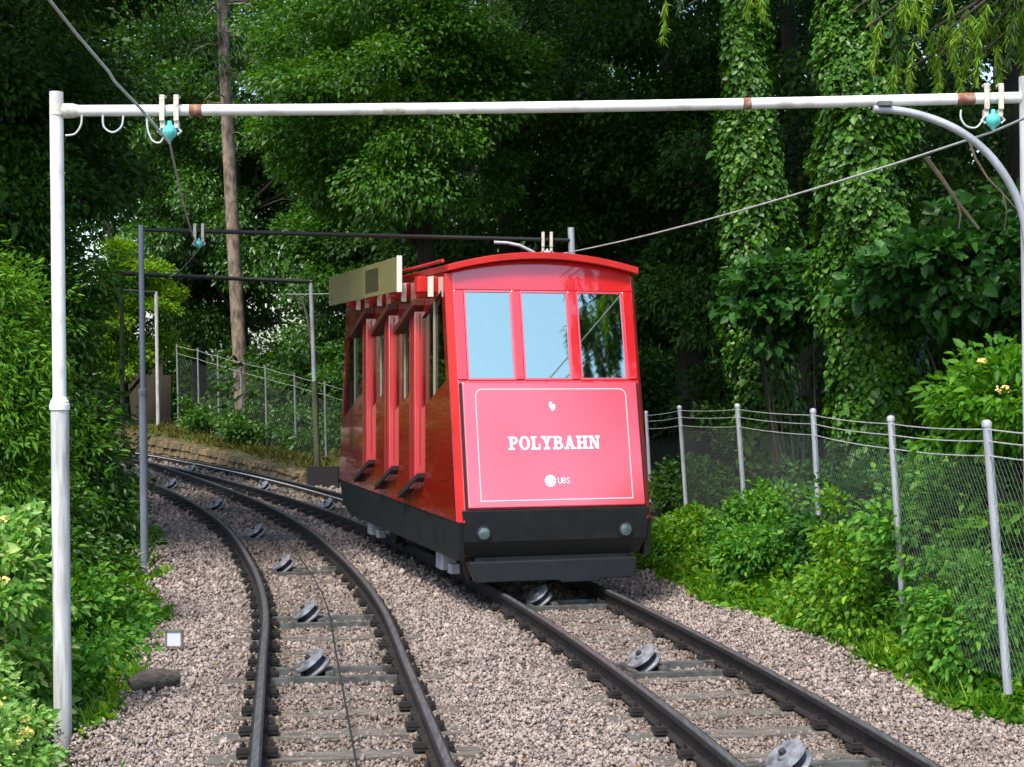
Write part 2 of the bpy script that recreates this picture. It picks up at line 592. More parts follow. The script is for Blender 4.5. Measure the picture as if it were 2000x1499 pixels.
def sleeper_mesh(seed):
    r = random.Random(seed)
    mb = MB()
    L, w = .82, .112
    top = [(-L, -w), (-L * .4, -w + r.uniform(-.012, .012)), (L * .5, -w + r.uniform(-.012, .012)), (L, -w), (L, w), (L * .3, w + r.uniform(-.012, .012)), (-L * .5, w + r.uniform(-.012, .012)), (-L, w)]
    mb.prism([(a, b, -.31) for a, b in top], (0, 0, .150))
    return mb


def clip_mb(sx):
    mb = MB()
    mb.box((sx, 0, -.128), (.08, .12, .026))
    mb.lathe((sx, .03, -.115), (0, 0, 1), [(0, .022), (.03, .022), (.03, .011), (.046, .011)], 6)
    mb.box((sx, -.045, -.105), (.07, .04, .03))
    return mb


def track(fx, label, d1, gauge=.53):
    t = thing('railway_track', label, 'railway track', (fx(6), 6, 0), 0, 'two curving funicular tracks')
    inv = Vector(t.location)

    def put(mb, name, m, par=t, smooth=False, sub=True):
        mb.v = [tuple(Vector(v) - inv) for v in mb.v]
        return mb.build(name, m, par, smooth)
    for s in (-1, 1):
        r = put(sweep(fx, s * gauge, 2, d1, rail_profile()), 'rail', M['rail'])
        put(sweep(fx, s * gauge, 2, d1, [(-.022, -.0015), (.022, -.0015), (.018, .003), (-.018, .003)]), 'rail_head', M['railtop'], r)
    protos = [sleeper_mesh(q).build('sleeper', M['sleeper']) for q in range(4)]
    clips = [clip_mb(s * gauge + k).build('rail_clip', M['clip']) for s in (-1, 1) for k in (-.085, .085)]
    first = True
    far = MB()
    nclip = 0
    sec = along(fx, 6.2, d1 - .5, .62)
    for i, (p, tg) in enumerate(sec[:88]):
        ang = math.atan2(-tg.x, tg.y)
        pr = protos[i % 4]
        s = pr if i < 4 else pr.copy()
        if i >= 4:
            COL.objects.link(s)
        s.parent = t
        s.location = p - inv + Vector((0, 0, random.uniform(-.009, .006)))
        s.rotation_euler = (random.uniform(-.01, .01), 0, ang + random.uniform(-.015, .015))
        if nclip < 100 and p.y > 8.6:
            for c in clips:
                k = c if nclip < 4 else c.copy()
                if nclip >= 4:
                    COL.objects.link(k)
                k.parent = s
                nclip += 1
        elif p.y > 8.6:
            Mz = Matrix.Rotation(ang, 4, 'Z')
            for sx in (-gauge - .085, -gauge + .085, gauge - .085, gauge + .085):
                q = Mz @ Vector((sx, 0, -.115))
                far.box(p + q, (.11, .15, .06), Mz.to_3x3())
    o = put(far, 'rail_clip', M['clip'])
    o['kind'] = 'stuff'
    return t


track(xL, 'empty left hand narrow gauge track curving away beside the white post', 60)
track(xR, 'right hand narrow gauge track that carries the red car', 46)


# cable rollers
def roller():
    t = thing('cable_roller', 'x', 'cable roller', (0, 0, 0))
    mb = MB()
    ax = Vector((-.60, -.12, .79)).normalized()
    c = Vector((-.15, 0, -.06))
    mb.lathe(c, ax, [(-.05, .05), (-.05, .125), (-.035, .13), (-.02, .098), (.02, .098), (.035, .13), (.052, .125), (.046, .10), (.046, .05), (.062, .046), (.062, .018)], 24)
    w = mb.build('wheel', M['wheel'], t, True)
    mb = MB()
    mb.lathe(c, ax, [(-.019, .103), (.019, .103)], 24)
    mb.build('groove', M['wheelrim'], w, True)
    mb = MB()
    mb.lathe(c, ax, [(-.12, .022), (.085, .022), (.088, .012)], 12)
    mb.build('axle', M['dark'], t)
    for y in (-.20, .20):
        mb = MB()
        mb.box((0, y, -.125), (.94, .075, .012))
        mb.box((0, y - .032, -.155), (.94, .010, .05))
        mb.build('steel_channel', M['channel'], t)
    mb = MB()
    mb.box((-.27, -.02, -.135), (.05, .34, .05))
    mb.box((-.03, .0, -.125), (.06, .34, .05))
    mb.build('bearing_block', M['channel'], t)
    return t


def copy_tree(o, parent=None):
    c = o.copy()
    COL.objects.link(c)
    c.parent = parent
    for ch in list(o.children):
        copy_tree(ch, c)
    return c


rollers = [
    (xR, 9.35, 'big pale cable roller at the bottom of the right track'),
    (xR, 12.6, 'pale cable roller in the right track, halfway to the red car'),
    (xR, 16.05, 'cable roller in the right track just under the car bumper'),
    (xR, 26.8, 'cable roller in the far right track nearest behind the car'),
    (xR, 31.0, 'cable roller in the right track beside the near end of the stone wall'),
    (xR, 36.2, 'most distant pale cable roller where the two tracks meet'),
    (xL, 12.4, 'cable roller nearest the camera in the left track'),
    (xL, 15.0, 'second cable roller up the left track, by the blue grey post foot'),
    (xL, 18.7, 'third cable roller up the left track, in the bend'),
    (xL, 22.4, 'fourth cable roller up the left track, past the bend'),
    (xL, 26.8, 'fifth cable roller up the left track, below the third gantry'),
    (xL, 31.6, 'farthest cable roller in the left track beside the thin post')]
pr = roller()
for i, (fx, d, lab) in enumerate(rollers):
    o = pr if i == 0 else copy_tree(pr)
    tg = tangent(fx, d)
    o.location = (fx(d), d, 0)
    o.rotation_euler = (0, 0, math.atan2(-tg.x, tg.y))
    tag(o, lab, 'cable roller', 'cable rollers between the rails')

mb = MB()
cp = []
for p, t in along(xL, 4, 50, .6):
    cp.append(p + Vector((t.y, -t.x, 0)) * .02 + Vector((0, 0, .03)))
mb.tube(cp, .007, 6)
tag(mb.build('haul_cable', M['darkwire'], smooth=True), 'thin dark haul cable lying along the middle of the left track', 'cable')
mb = MB()
cp = [p + Vector((0, 0, .06)) for p, t in along(xR, 22.3, 45, .7)]
mb.tube(cp, .012, 6)
tag(mb.build('haul_cable', M['wire'], smooth=True), 'haul cable running uphill from behind the red car', 'cable')


# ------------------------------------------------------------------ funicular car
TH = math.atan(.29)
car = thing('funicular_car', 'red funicular car with white lettering and big front windows coming down the right track', 'funicular car', (.44, 15.86, 0), TH)
ZB, ZW0, ZW1 = .825, 2.07, 2.95
LEAN, RLEAN = .209, .25
LEN = 6.4
HW = .99


def yf(z):
    return LEAN * (z - ZB)


def yr(z):
    return LEN - RLEAN * (z - ZB)


def FP(X, z, off=0.0):
    """point on the leaning front face, off = metres in front of it"""
    return Vector((X, yf(z) - off * .979, z + off * .204))


def fplate(mb, pts, off, th):
    """flat polygon on the front face, from off back by th"""
    mb.prism([FP(x, z, off) for x, z in pts], FP(0, 1, -th) - FP(0, 1, 0))


def arc(X):
    return 3.13 + .14 * (1 - (X / 1.02) ** 2)


FX = .93
W = 2 * FX
fr = [.057, .318, .366, .63, .68, .943]
wx = [-FX + W * q for q in fr]
# front frame: pillars, mullions, header, base strip
mb = MB()
cols = [(-FX, wx[0]), (wx[1], wx[2]), (wx[3], wx[4]), (wx[5], FX)]
for a, b in cols:
    fplate(mb, [(a, ZW0), (b, ZW0), (b, ZW1), (a, ZW1)], 0, .06)
top = [(FX - W * i / 16, arc(FX - W * i / 16) - .005) for i in range(17)]
fplate(mb, [(-FX, ZW1), (FX, ZW1)] + top, 0, .06)
fplate(mb, [(-FX, ZB), (FX, ZB), (FX, ZW0), (-FX, ZW0)], -.01, .05)
front = mb.build('front_wall', M['red'], car, bevel=.008)
# chamfered corner posts
for s in (-1, 1):
    mb = MB()
    A, B = [], []
    for z in (.70, 3.12):
        y = yf(z)
        A += [Vector((s * FX, y + .001, z)), Vector((s * HW, y + .10, z)), Vector((s * (HW - .05), y + .12, z)), Vector((s * (FX - .02), y + .07, z))]
    mb.hexa(A)
    mb.build('corner_post', M['redroof'], car, bevel=.012)
# front windows
for i in range(3):
    a, b = wx[2 * i], wx[2 * i + 1]
    mb = MB()
    g = .018
    fplate(mb, [(a, ZW0), (b, ZW0), (b, ZW0 + g), (a, ZW0 + g)], -.004, .045)
    fplate(mb, [(a, ZW1 - g), (b, ZW1 - g), (b, ZW1), (a, ZW1)], -.004, .045)
    fplate(mb, [(a, ZW0 + g), (a + g, ZW0 + g), (a + g, ZW1 - g), (a, ZW1 - g)], -.004, .045)
    fplate(mb, [(b - g, ZW0 + g), (b, ZW0 + g), (b, ZW1 - g), (b - g, ZW1 - g)], -.004, .045)
    f = mb.build('window', M['panel'], car)
    mb = MB()
    fplate(mb, [(a + g, ZW0 + g), (b - g, ZW0 + g), (b - g, ZW1 - g), (a + g, ZW1 - g)], -.018, .006)
    mb.build('pane', M['glass'], f)
# lower front panel
PX = FX - .035
mb = MB()
fplate(mb, [(-PX, ZB + .012), (PX, ZB + .012), (PX, ZW0 - .035), (-PX, ZW0 - .035)], .035, .035)
panel = mb.build('front_panel', M['panel'], car, bevel=.01)
for s in (-1, 1):
    mb = MB()
    fplate(mb, [(s * PX, ZB + .012), (s * (PX + .022), ZB + .012), (s * (PX + .022), ZW0 - .035), (s * PX, ZW0 - .035)], .012, .02)
    mb.build('panel_shadow_gap', M['gap'], car)  # dark strip stands for the shadow gap beside the raised panel
# white outline with rounded top corners
mb = MB()
x0, z0, z1, r0, lw = .775, .90, 1.975, .07, .009


def outline(x, zb, zt, r):
    P = [(-x, zb), (x, zb)]
    for k in range(7):
        a = math.pi / 2 * k / 6
        P.append((x - r + r * math.cos(a), zt - r + r * math.sin(a)))
    for k in range(7):
        a = math.pi / 2 + math.pi / 2 * k / 6
        P.append((-x + r + r * math.cos(a), zt - r + r * math.sin(a)))
    return P


o1, o2 = outline(x0, z0, z1, r0), outline(x0 - lw, z0 + lw, z1 - lw, r0 - lw)
for i in range(len(o1)):
    j = (i + 1) % len(o1)
    vs = [FP(*o1[i], .038), FP(*o1[j], .038), FP(*o2[j], .038), FP(*o2[i], .038)]
    mb.add(vs, [(0, 1, 2, 3)])
mb.build('outline', M['pink_line'], panel)

# ---- lettering: slab serif capitals made of strokes
HT = .128


def ring(cx, cz, rx, rz, t, a0=0, a1=360, n=20, tz=None):
    tz = tz or t
    out = []
    for k in range(n):
        A, B = rad(a0 + (a1 - a0) * k / n), rad(a0 + (a1 - a0) * (k + 1) / n)
        out.append([(cx + rx * math.cos(A), cz + rz * math.sin(A)), (cx + rx * math.cos(B), cz + rz * math.sin(B)),
                    (cx + (rx - t) * math.cos(B), cz + (rz - tz) * math.sin(B)), (cx + (rx - t) * math.cos(A), cz + (rz - tz) * math.sin(A))])
    return out


def rc(a, b, c, d):
    return [(a, b), (c, b), (c, d), (a, d)]


T, S_ = .27, .15
GL = {
    'P': (.92, [rc(.14, 0, .14 + T, 1), rc(0, 0, .56, S_), rc(0, 1 - S_, .5, 1), rc(.41, .42, .52, .56)] + ring(.5, .71, .38, .29, .25, -90, 90, 12, .15)),
    'O': (1.0, ring(.5, .5, .5, .52, .27, 0, 360, 28, .15)),
    'L': (.88, [rc(.12, 0, .12 + T, 1), rc(0, 0, .86, S_), rc(0, 1 - S_, .54, 1), rc(.72, 0, .86, .42)]),
    'Y': (1.02, [[(.1, 1), (.38, 1), (.64, .46), (.38, .46)], [(.66, 1), (.90, 1), (.64, .46), (.40, .46)], rc(.38, 0, .64, .46), rc(.22, 0, .80, S_), rc(0, 1 - S_, .48, 1), rc(.60, 1 - S_, 1.0, 1)]),
    'B': (.96, [rc(.12, 0, .12 + T, 1), rc(0, 0, .52, S_), rc(0, 1 - S_, .5, 1), rc(.38, .44, .54, .58)] + ring(.48, .75, .38, .25, .24, -90, 90, 12, .14) + ring(.52, .28, .42, .28, .26, -90, 90, 12, .14)),
    'A': (1.06, [[(.12, 0), (.30, 0), (.60, 1), (.40, 1)], [(.66, 0), (.94, 0), (.64, 1), (.38, 1)], rc(.28, .26, .72, .40), rc(0, 0, .42, S_), rc(.58, 0, 1.06, S_)]),
    'H': (1.08, [rc(.12, 0, .12 + T, 1), rc(.69, 0, .69 + T, 1), rc(.3, .42, .8, .57), rc(0, 0, .5, S_), rc(.58, 0, 1.08, S_), rc(0, 1 - S_, .5, 1), rc(.58, 1 - S_, 1.08, 1)]),
    'N': (1.08, [rc(.14, 0, .31, 1), rc(.78, 0, .95, 1), [(.14, 1), (.42, 1), (.95, 0), (.70, 0)], rc(0, 0, .46, S_), rc(0, 1 - S_, .34, 1), rc(.62, 1 - S_, 1.08, 1)]),
    'U': (.8, [rc(0, .3, .16, 1), rc(.64, .3, .8, 1)] + ring(.4, .32, .4, .34, .16, 180, 360, 12)),
    'b': (.78, [rc(0, 0, .16, 1), rc(.1, 0, .45, .13), rc(.1, .87, .42, 1), rc(.1, .45, .45, .57)] + ring(.42, .74, .32, .26, .15, -90, 90, 10, .13) + ring(.44, .28, .34, .28, .15, -90, 90, 10, .13)),
    'S': (.7, ring(.35, .74, .33, .27, .14, 20, 270, 14) + ring(.35, .27, .33, .28, .14, -160, 90, 14)),
}


def write(word, cx, z, h, sx, gap, name, par, off):
    wds = [GL[c][0] for c in word]
    tot = sum(wds) * h * sx + gap * (len(word) - 1)
    x = cx - tot / 2
    for k, (c, wd) in enumerate(zip(word, wds)):
        mb = MB()
        for q, poly in enumerate(GL[c][1]):
            vs = [FP(x + a * h * sx, z + b * h, off + .0003 * (q % 7)) for a, b in poly]
            mb.add(vs, [tuple(range(len(vs)))])
        mb.build(name, M['white_line'], par)
        x += wd * h * sx + gap


write('POLYBAHN', .0, 1.385, HT, .86, .008, 'letter', panel, .0385)
write('UbS', .072, .975 + .082, .056, .85, .006, 'letter', panel, .0385)
# three crossed keys emblem
mb = MB()
for ang in (0, 60, 120):
    c, s = math.cos(rad(ang + 90)), math.sin(rad(ang + 90))
    for (a0, a1, w) in ((-.052, .05, .011), (.03, .055, .024), (-.056, -.036, .022)):
        P = [(-.065 + c * a0 - s * w, 1.085 + (s * a0 + c * w)), (-.065 + c * a1 - s * w, 1.085 + (s * a1 + c * w)), (-.065 + c * a1 + s * w, 1.085 + (s * a1 - c * w)), (-.065 + c * a0 + s * w, 1.085 + (s * a0 - c * w))]
        mb.add([FP(x, z, .0385 + ang * .00001 + w * .01) for x, z in P], [(0, 1, 2, 3)])
mb.build('keys_emblem', M['white_line'], panel)
# small crest
mb = MB()
cr = [(-.025, 1.795), (.0, 1.758), (.027, 1.768), (.038, 1.80), (.028, 1.825), (.004, 1.822), (.002, 1.848), (-.022, 1.846), (-.03, 1.82)]
mb.add([FP(x - .005, z, .0385) for x, z in cr], [tuple(range(len(cr)))])
mb.build('crest', M['white_line'], panel)

# dark front skirt with lamps
SF = .02
mb = MB()
ys0 = yf(.825) - SF
b = .36
P = [(-.95, ys0, .825), (.95, ys0, .825), (.93, ys0 + .03, .52), (.88, ys0 + .12, b), (-.88, ys0 + .12, b), (-.93, ys0 + .03, .52)]
mb.add([Vector(p) for p in P] + [Vector((p[0], p[1] + .18, p[2])) for p in P], [(0, 1, 2, 5), (5, 2, 3, 4), (11, 8, 7, 6), (10, 9, 8, 11)] + [(i, (i + 1) % 6, 6 + (i + 1) % 6, 6 + i) for i in range(6)])
mb.build('front_skirt', M['black_body'], car, bevel=.012)
for s in (-.74, .70):
    mb = MB()
    mb.lathe((s, ys0 + .03, .60), (0, -1, 0), [(0, .075), (.028, .075), (.034, .058)], 22)
    l = mb.build('headlight', M['bumper'], car, True)
    mb = MB()
    mb.lathe((s, ys0 + .03, .60), (0, -1, 0), [(.030, .06), (.038, .055), (.044, .03)], 22)
    mb.build('lens', M['lamp'], l, True)
mb = MB()
mb.prism([(-.88, .02, .325), (.83, .02, .325), (.815, .02, .13), (.45, .02, .125), (.43, .02, .10), (.05, .02, .10), (.03, .02, .125), (-.80, .02, .125)], (0, .16, 0))
mb.build('bumper', M['bumper'], car, bevel=.01)
mb = MB()
mb.box((0, .25, .33), (1.6, .3, .06))
mb.build('buffer_mount', M['gap'], car)

# sides
SL = .29
posts = [(1.62, 1.89), (2.92, 3.19), (4.22, 4.49)]
wins = [(None, 1.585, .80), (1.925, 2.885, 1.95), (3.225, 4.185, 3.25), (4.525, None, 4.55)]
ZBOT, ZTOP = .71, 3.12


def side_poly(mb, s, pts, x0, th):
    mb.prism([(s * x0, y, z) for y, z in pts], (-s * th, 0, 0))


for s in (-1, 1):
    X = HW
    mb = MB()
    glass = []
    for (a, c, ysn) in wins:
        def sill(y):
            return 1.97 - SL * (y - ysn)

        def topl(y):
            return 2.92 - SL * (y - ysn)
        if a is None:
            fa, fb = (lambda z: yf(z) + .10), (lambda z: c)
            m = .13
            ga, gc = (lambda z: yf(z) + .10 + m), (lambda z: c - .03)
        elif c is None:
            fa, fb = (lambda z: a), (lambda z: yr(z))
            ga, gc = (lambda z: a + .03), (lambda z: yr(z) - .12)
        else:
            fa, fb = (lambda z, a=a: a), (lambda z, c=c: c)
            ga, gc = (lambda z, a=a: a + .03), (lambda z, c=c: c - .03)

        def onl(f, fn):  # y,z where edge f meets line fn
            z = 2.0
            for _ in range(8):
                z = fn(f(z))
            return (f(z), z)
        BL, BR = onl(ga, sill), onl(gc, sill)
        TL, TR = onl(ga, topl), onl(gc, topl)
        eBL, eBR, eTL, eTR = onl(fa, sill), onl(fb, sill), onl(fa, topl), onl(fb, topl)
        side_poly(mb, s, [(fa(ZBOT), ZBOT), (fb(ZBOT), ZBOT), eBR, BR, BL, eBL], X, .05)
        side_poly(mb, s, [eTL, TL, TR, eTR, (fb(ZTOP), ZTOP), (fa(ZTOP), ZTOP)], X, .05)
        side_poly(mb, s, [eBL, BL, TL, eTL], X, .05)
        side_poly(mb, s, [BR, eBR, eTR, TR], X, .05)
        glass.append([BL, BR, TR, TL])
    for (a, c) in posts:  # wall behind the door leaf
        side_poly(mb, s, [(a - .035, ZBOT), (c + .035, ZBOT), (c + .035, 1.15), (a - .035, 1.15)], X - .001, .05)
        side_poly(mb, s, [(a - .035, 2.75), (c + .035, 2.75), (c + .035, ZTOP), (a - .035, ZTOP)], X - .001, .05)
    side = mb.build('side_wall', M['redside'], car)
    for gp in glass:
        mb = MB()
        side_poly(mb, s, gp, X - .022, .006)
        w_ = mb.build('side_window', M['sideglass'], car)
        y0, y1 = gp[0][0], gp[1][0]
        ym = y0 + (y1 - y0) * .5
        f0 = lambda y: gp[0][1] + (gp[1][1] - gp[0][1]) * (y - y0) / (y1 - y0)
        f1 = lambda y: gp[3][1] + (gp[2][1] - gp[3][1]) * (y - gp[3][0]) / max(.01, gp[2][0] - gp[3][0])
        mb = MB()
        side_poly(mb, s, [(ym - .013, f0(ym - .013)), (ym + .013, f0(ym + .013)), (ym + .013, f1(ym + .013)), (ym - .013, f1(ym - .013))], X - .002, .018)
        mb.build('glazing_bar', M['tan'], w_)
    for (a, c) in posts:
        zb, zt = .98, 2.80
        mb = MB()
        XO = X + .058
        side_poly(mb, s, [(a, zb), (c, zb - SL * (c - a)), (c, zt - SL * (c - a)), (a, zt)], XO, .10)
        dr = mb.build('door_post', M['panel'], car, bevel=.008)
        mb = MB()
        side_poly(mb, s, [(a + .125, zb - SL * .125 + .02), (a + .145, zb - SL * .145 + .02), (a + .145, zt - SL * .145 - .02), (a + .125, zt - SL * .125 - .02)], XO + .002, .01)
        mb.build('door_seal', M['gap'], dr)
        y0, y1 = a - .20, a + .76
        for (zz, nm, m_, pr_) in ((1.10, 'door_step', M['gap'], .075), (2.90, 'door_rail', M['brown'], .12)):
            mb = MB()
            hh = .055 if nm == 'door_step' else .07
            mb.hexa([Vector((s * (X + .001), y0, zz - hh)), Vector((s * (X + .001), y1, zz - hh - SL * (y1 - y0))), Vector((s * (X + pr_), y1, zz - hh - SL * (y1 - y0))), Vector((s * (X + pr_), y0, zz - hh)),
                     Vector((s * (X + .001), y0, zz)), Vector((s * (X + .001), y1, zz - SL * (y1 - y0))), Vector((s * (X + pr_), y1, zz - SL * (y1 - y0))), Vector((s * (X + pr_), y0, zz))])
            mb.build(nm, m_, car, bevel=.006)
    # skirt under the side
    mb = MB()
    side_poly(mb, s, [(.06, .34), (5.6, .30), (6.2, .42), (6.42, .71), (.0, .71)], X - .012, .06)
    mb.build('side_skirt', M['black_body'], car)
    # wheels
    for yw in (1.25, 4.9):
        mb = MB()
        mb.lathe((s * .53 - s * .05, yw, .26), (s, 0, 0), [(-.02, .30), (.01, .30), (.012, .262), (.10, .26), (.10, .16), (.13, .12), (.13, .02)], 26)
        wh = mb.build('wheel', M['dark'], car, True)
        mb = MB()
        mb.box((s * .80, yw, .22), (.16, .26, .20))
        mb.box((s * .80, yw - .32, .16), (.10, .14, .10))
        mb.build('axle_box', M['galv'] if s < 0 else M['dark'], wh, bevel=.01)
# floor, ends, underframe, roof
mb = MB()
mb.box((0, 3.2, .74), (1.84, 6.0, .06))
mb.build('floor', M['interior'], car)
for yb in (1.15, 2.45, 3.75):
    mb = MB()
    zo = -.29 * (yb - 1.15) * 0
    mb.box((0, yb, 1.30 + zo), (1.7, .06, .95))
    mb.box((0, yb + .28, 1.12 + zo), (1.7, .46, .09))
    mb.build('bench_seat', M['seat'], car, bevel=.015)
mb = MB()
mb.box((.0, .62, 1.35), (1.5, .34, .9))
mb.build('driver_console', M['interior'], car, bevel=.03)
mb = MB()
mb.box((0, 3.1, .46), (1.5, 5.4, .22))
for yw in (1.25, 4.9):
    mb.box((0, yw, .26), (1.0, .10, .10))
mb.build('underframe', M['dark'], car)
mb = MB()
mb.hexa([Vector((-HW + .05, yr(.71) - .06, .71)), Vector((HW - .05, yr(.71) - .06, .71)), Vector((HW - .05, yr(.71), .71)), Vector((-HW + .05, yr(.71), .71)),
         Vector((-HW + .05, yr(2.0) - .06, 2.0)), Vector((HW - .05, yr(2.0) - .06, 2.0)), Vector((HW - .05, yr(2.0), 2.0)), Vector((-HW + .05, yr(2.0), 2.0))])
mb.hexa([Vector((-HW + .05, yr(2.9) - .06, 2.9)), Vector((HW - .05, yr(2.9) - .06, 2.9)), Vector((HW - .05, yr(2.9), 2.9)), Vector((-HW + .05, yr(2.9), 2.9)),
         Vector((-HW + .05, yr(3.13) - .06, 3.13)), Vector((HW - .05, yr(3.13) - .06, 3.13)), Vector((HW - .05, yr(3.13), 3.13)), Vector((-HW + .05, yr(3.13), 3.13))])
for xm in (-.90, -.3, .3, .90):
    mb.hexa([Vector((xm - .05, yr(2.0) - .06, 2.0)), Vector((xm + .05, yr(2.0) - .06, 2.0)), Vector((xm + .05, yr(2.0), 2.0)), Vector((xm - .05, yr(2.0), 2.0)),
             Vector((xm - .05, yr(2.9) - .06, 2.9)), Vector((xm + .05, yr(2.9) - .06, 2.9)), Vector((xm + .05, yr(2.9), 2.9)), Vector((xm - .05, yr(2.9), 2.9))])
mb.build('rear_wall', M['red'], car)
mb = MB()
RW = .985
n = 18
y0, y1 = yf(3.2) - .10, yr(3.2) + .12
low = [(-RW + 2 * RW * i / n) for i in range(n + 1)]
poly = [(x, y0, 3.130 + .135 * (1 - (x / RW) ** 2)) for x in low] + [(x, y0, 3.195 + .138 * (1 - (x / RW) ** 2)) for x in reversed(low)]
mb.prism(poly, (0, y1 - y0, 0))
roof = mb.build('roof', M['redroof'], car, bevel=.006)
# eave boxes that hold the board
for yb in (1.15, 2.4, 3.7, 5.0):
    mb = MB()
    mb.box((-HW - .075, yb, 3.03), (.145, .16, .16))
    mb.build('eave_bracket', M['redroof'], car, bevel=.01)
    mb = MB()
    mb.box((-HW - .05, yb - .22, 3.0), (.05, .04, .20))
    mb.build('eave_strut', M['cream'], car)
mb = MB()
mb.tube([(-1.02, y0 + .1, 3.235), (-1.02, y1 - .2, 3.235)], .018, 8)
mb.build('gutter_pipe', M['redroof'], car)
# gilt board along the eave
mb = MB()
BX = -HW - .17
mb.box((BX, 3.98, 3.18), (.03, 4.25, .37))
board = mb.build('eave_board', M['brass'], car, bevel=.004)
mb = MB()
mb.box((BX, 1.852, 3.18), (.055, .006, .385))
mb.build('board_end', M['cream'], board)
mb = MB()
mb.box((BX - .0165, 3.25, 3.18), (.004, .75, .26))
mb.build('board_plate', M['brassdark'], board)  # plain darker rectangle on the board


# ------------------------------------------------------------------ gantries
def pipe_mb(pts, r, inv, n=14):
    mb = MB()
    mb.tube([Vector(p) - inv for p in pts], r, n)
    return mb


def curve(pts, k=5):
    out = []
    n = len(pts)
    for i in range(n - 1):
        p0, p1, p2, p3 = pts[max(i - 1, 0)], pts[i], pts[i + 1], pts[min(i + 2, n - 1)]
        for j in range(k):
            t = j / k
            out.append(.5 * ((2 * p1) + (p2 - p0) * t + (2 * p0 - 5 * p1 + 4 * p2 - p3) * t * t + (3 * p1 - p0 - 3 * p2 + p3) * t ** 3))
    return out + [pts[-1]]


def insulator(par, P, inv, sc=1.0, teal=True):
    """hanger: two clamp straps around the beam, an insulator body below"""
    h = MB()
    P = Vector(P) - inv
    for s in (-1, 1):
        h.box(P + Vector((s * .046 * sc, -.052, -.005)), (.034 * sc, .012, .155 * sc))
        h.box(P + Vector((s * .046 * sc, -.02, .08 * sc)), (.034 * sc, .07, .014))
        h.box(P + Vector((s * .046 * sc, -.02, -.105 * sc)), (.03 * sc, .05, .05 * sc))
    hg = h.build('insulator_hanger', M['clamp'], par, bevel=.003)
    b = MB()
    b.lathe(P + Vector((0, -.03, -.215 * sc)), (0, 0, 1), [(0, .008), (.02, .022 * sc), (.035, .04 * sc), (.07, .05 * sc), (.095, .042 * sc), (.11, .018), (.135, .014)], 14)
    b.build('insulator', M['teal'] if teal else M['loop'], hg, True)
    b = MB()
    for s in (-1, 1):
        b.tube([P + Vector((s * .046 * sc, -.03, -.12 * sc)), P + Vector((s * .075 * sc, -.03, -.15 * sc)), P + Vector((s * .05 * sc, -.03, -.17 * sc))], .009, 6)
    b.build('insulator_arm', M['loop'], hg)
    return P


D1 = 10.7
g1 = thing('overhead_gantry', 'nearest tall white pipe gantry spanning both tracks at the front', 'gantry', at(122, 1520, D1), 0, 'pipe gantries over the tracks')
inv = Vector(g1.location)
pt, pc, pb = at(110, 180, D1), at(116.5, 790, D1), at(124, 1560, D1)
pipe_mb([pt, pc], .044, inv).build('post', M['paintwhite'], g1, True)
pipe_mb([pc + Vector((0, 0, .01)), pb], .058, inv).build('lower_post', M['pipegrey'], g1, True)
mb = MB()
mb.lathe(pc - inv, (0, 0, 1), [(-.04, .058), (-.035, .066), (0, .066), (.005, .060), (.02, .060), (.028, .052), (.05, .045)], 18)
mb.build('collar', M['paintwhite'], g1, True)
bl, br = at(112, 217, D1), at(1993, 191, D1 + .02)
bm_ = [bl + (br - bl) * (i / 10) + Vector((0, 0, -.02 * math.sin(math.pi * i / 10))) for i in range(11)]
pipe_mb(bm_, .037, inv).build('crossbeam', M['paintwhite'], g1, True)
mb = MB()
mb.lathe(bl - inv, (1, 0, 0), [(.04, .048), (.10, .048), (.14, .038)], 14)
mb.lathe(bl - inv, (0, 0, 1), [(-.03, .050), (.03, .050)], 14)
mb.build('pipe_clamp', M['clamp'], g1, True)
rp0, rp1 = at(2004, 150, D1 + .02), at(2020, 1480, D1 + .02)
pipe_mb([rp0, rp1], .046, inv).build('post', M['pipegrey'], g1, True)
# curved brace
crv = [(1706, 214), (1740, 215), (1780, 221), (1825, 234), (1868, 253), (1905, 278), (1940, 312), (1968, 352), (1988, 392), (2000, 432), (2008, 490)]
pipe_mb(curve([at(x, y, D1 - .02) for x, y in crv], 3), .026, inv).build('curved_brace', M['galv'], g1, True)
mb = MB()
mb.box(at(1728, 203, D1 - .04) - inv, (.09, .05, .035))
mb.build('brace_clamp', M['channel'], g1, bevel=.006)
for (x0, x1) in ((370, 395), (748, 790), (1450, 1466), (1868, 1903)):
    f0, f1 = (x0 - 112) / 1881, (x1 - 112) / 1881
    a = bl + (br - bl) * f0 + Vector((0, 0, -.02 * math.sin(math.pi * f0)))
    b_ = bl + (br - bl) * f1 + Vector((0, 0, -.02 * math.sin(math.pi * f1)))
    pipe_mb([a, b_], .0385, inv).build('rusty_band', M['rust'] if x0 != 748 else M['clamp'], g1, True)
f = (333 - 112) / 1881
IL1 = insulator(g1, bl + (br - bl) * f, inv, 1.0) + inv
f = (1937 - 112) / 1881
IR1 = insulator(g1, bl + (br - bl) * f, inv, 1.0) + inv
for (pts) in ([(160, 225), (158, 245), (146, 262), (128, 265)], [(201, 225), (203, 248), (220, 259), (237, 248), (241, 226)], [(288, 222), (288, 250), (297, 274), (312, 279), (322, 265)], [(1877, 215), (1877, 232), (1888, 247), (1905, 250), (1916, 240), (1922, 228)]):
    pipe_mb(curve([at(x, y, D1 - .045) for x, y in pts]), .0065, inv, 6).build('cable_loop', M['loop'], g1, True)

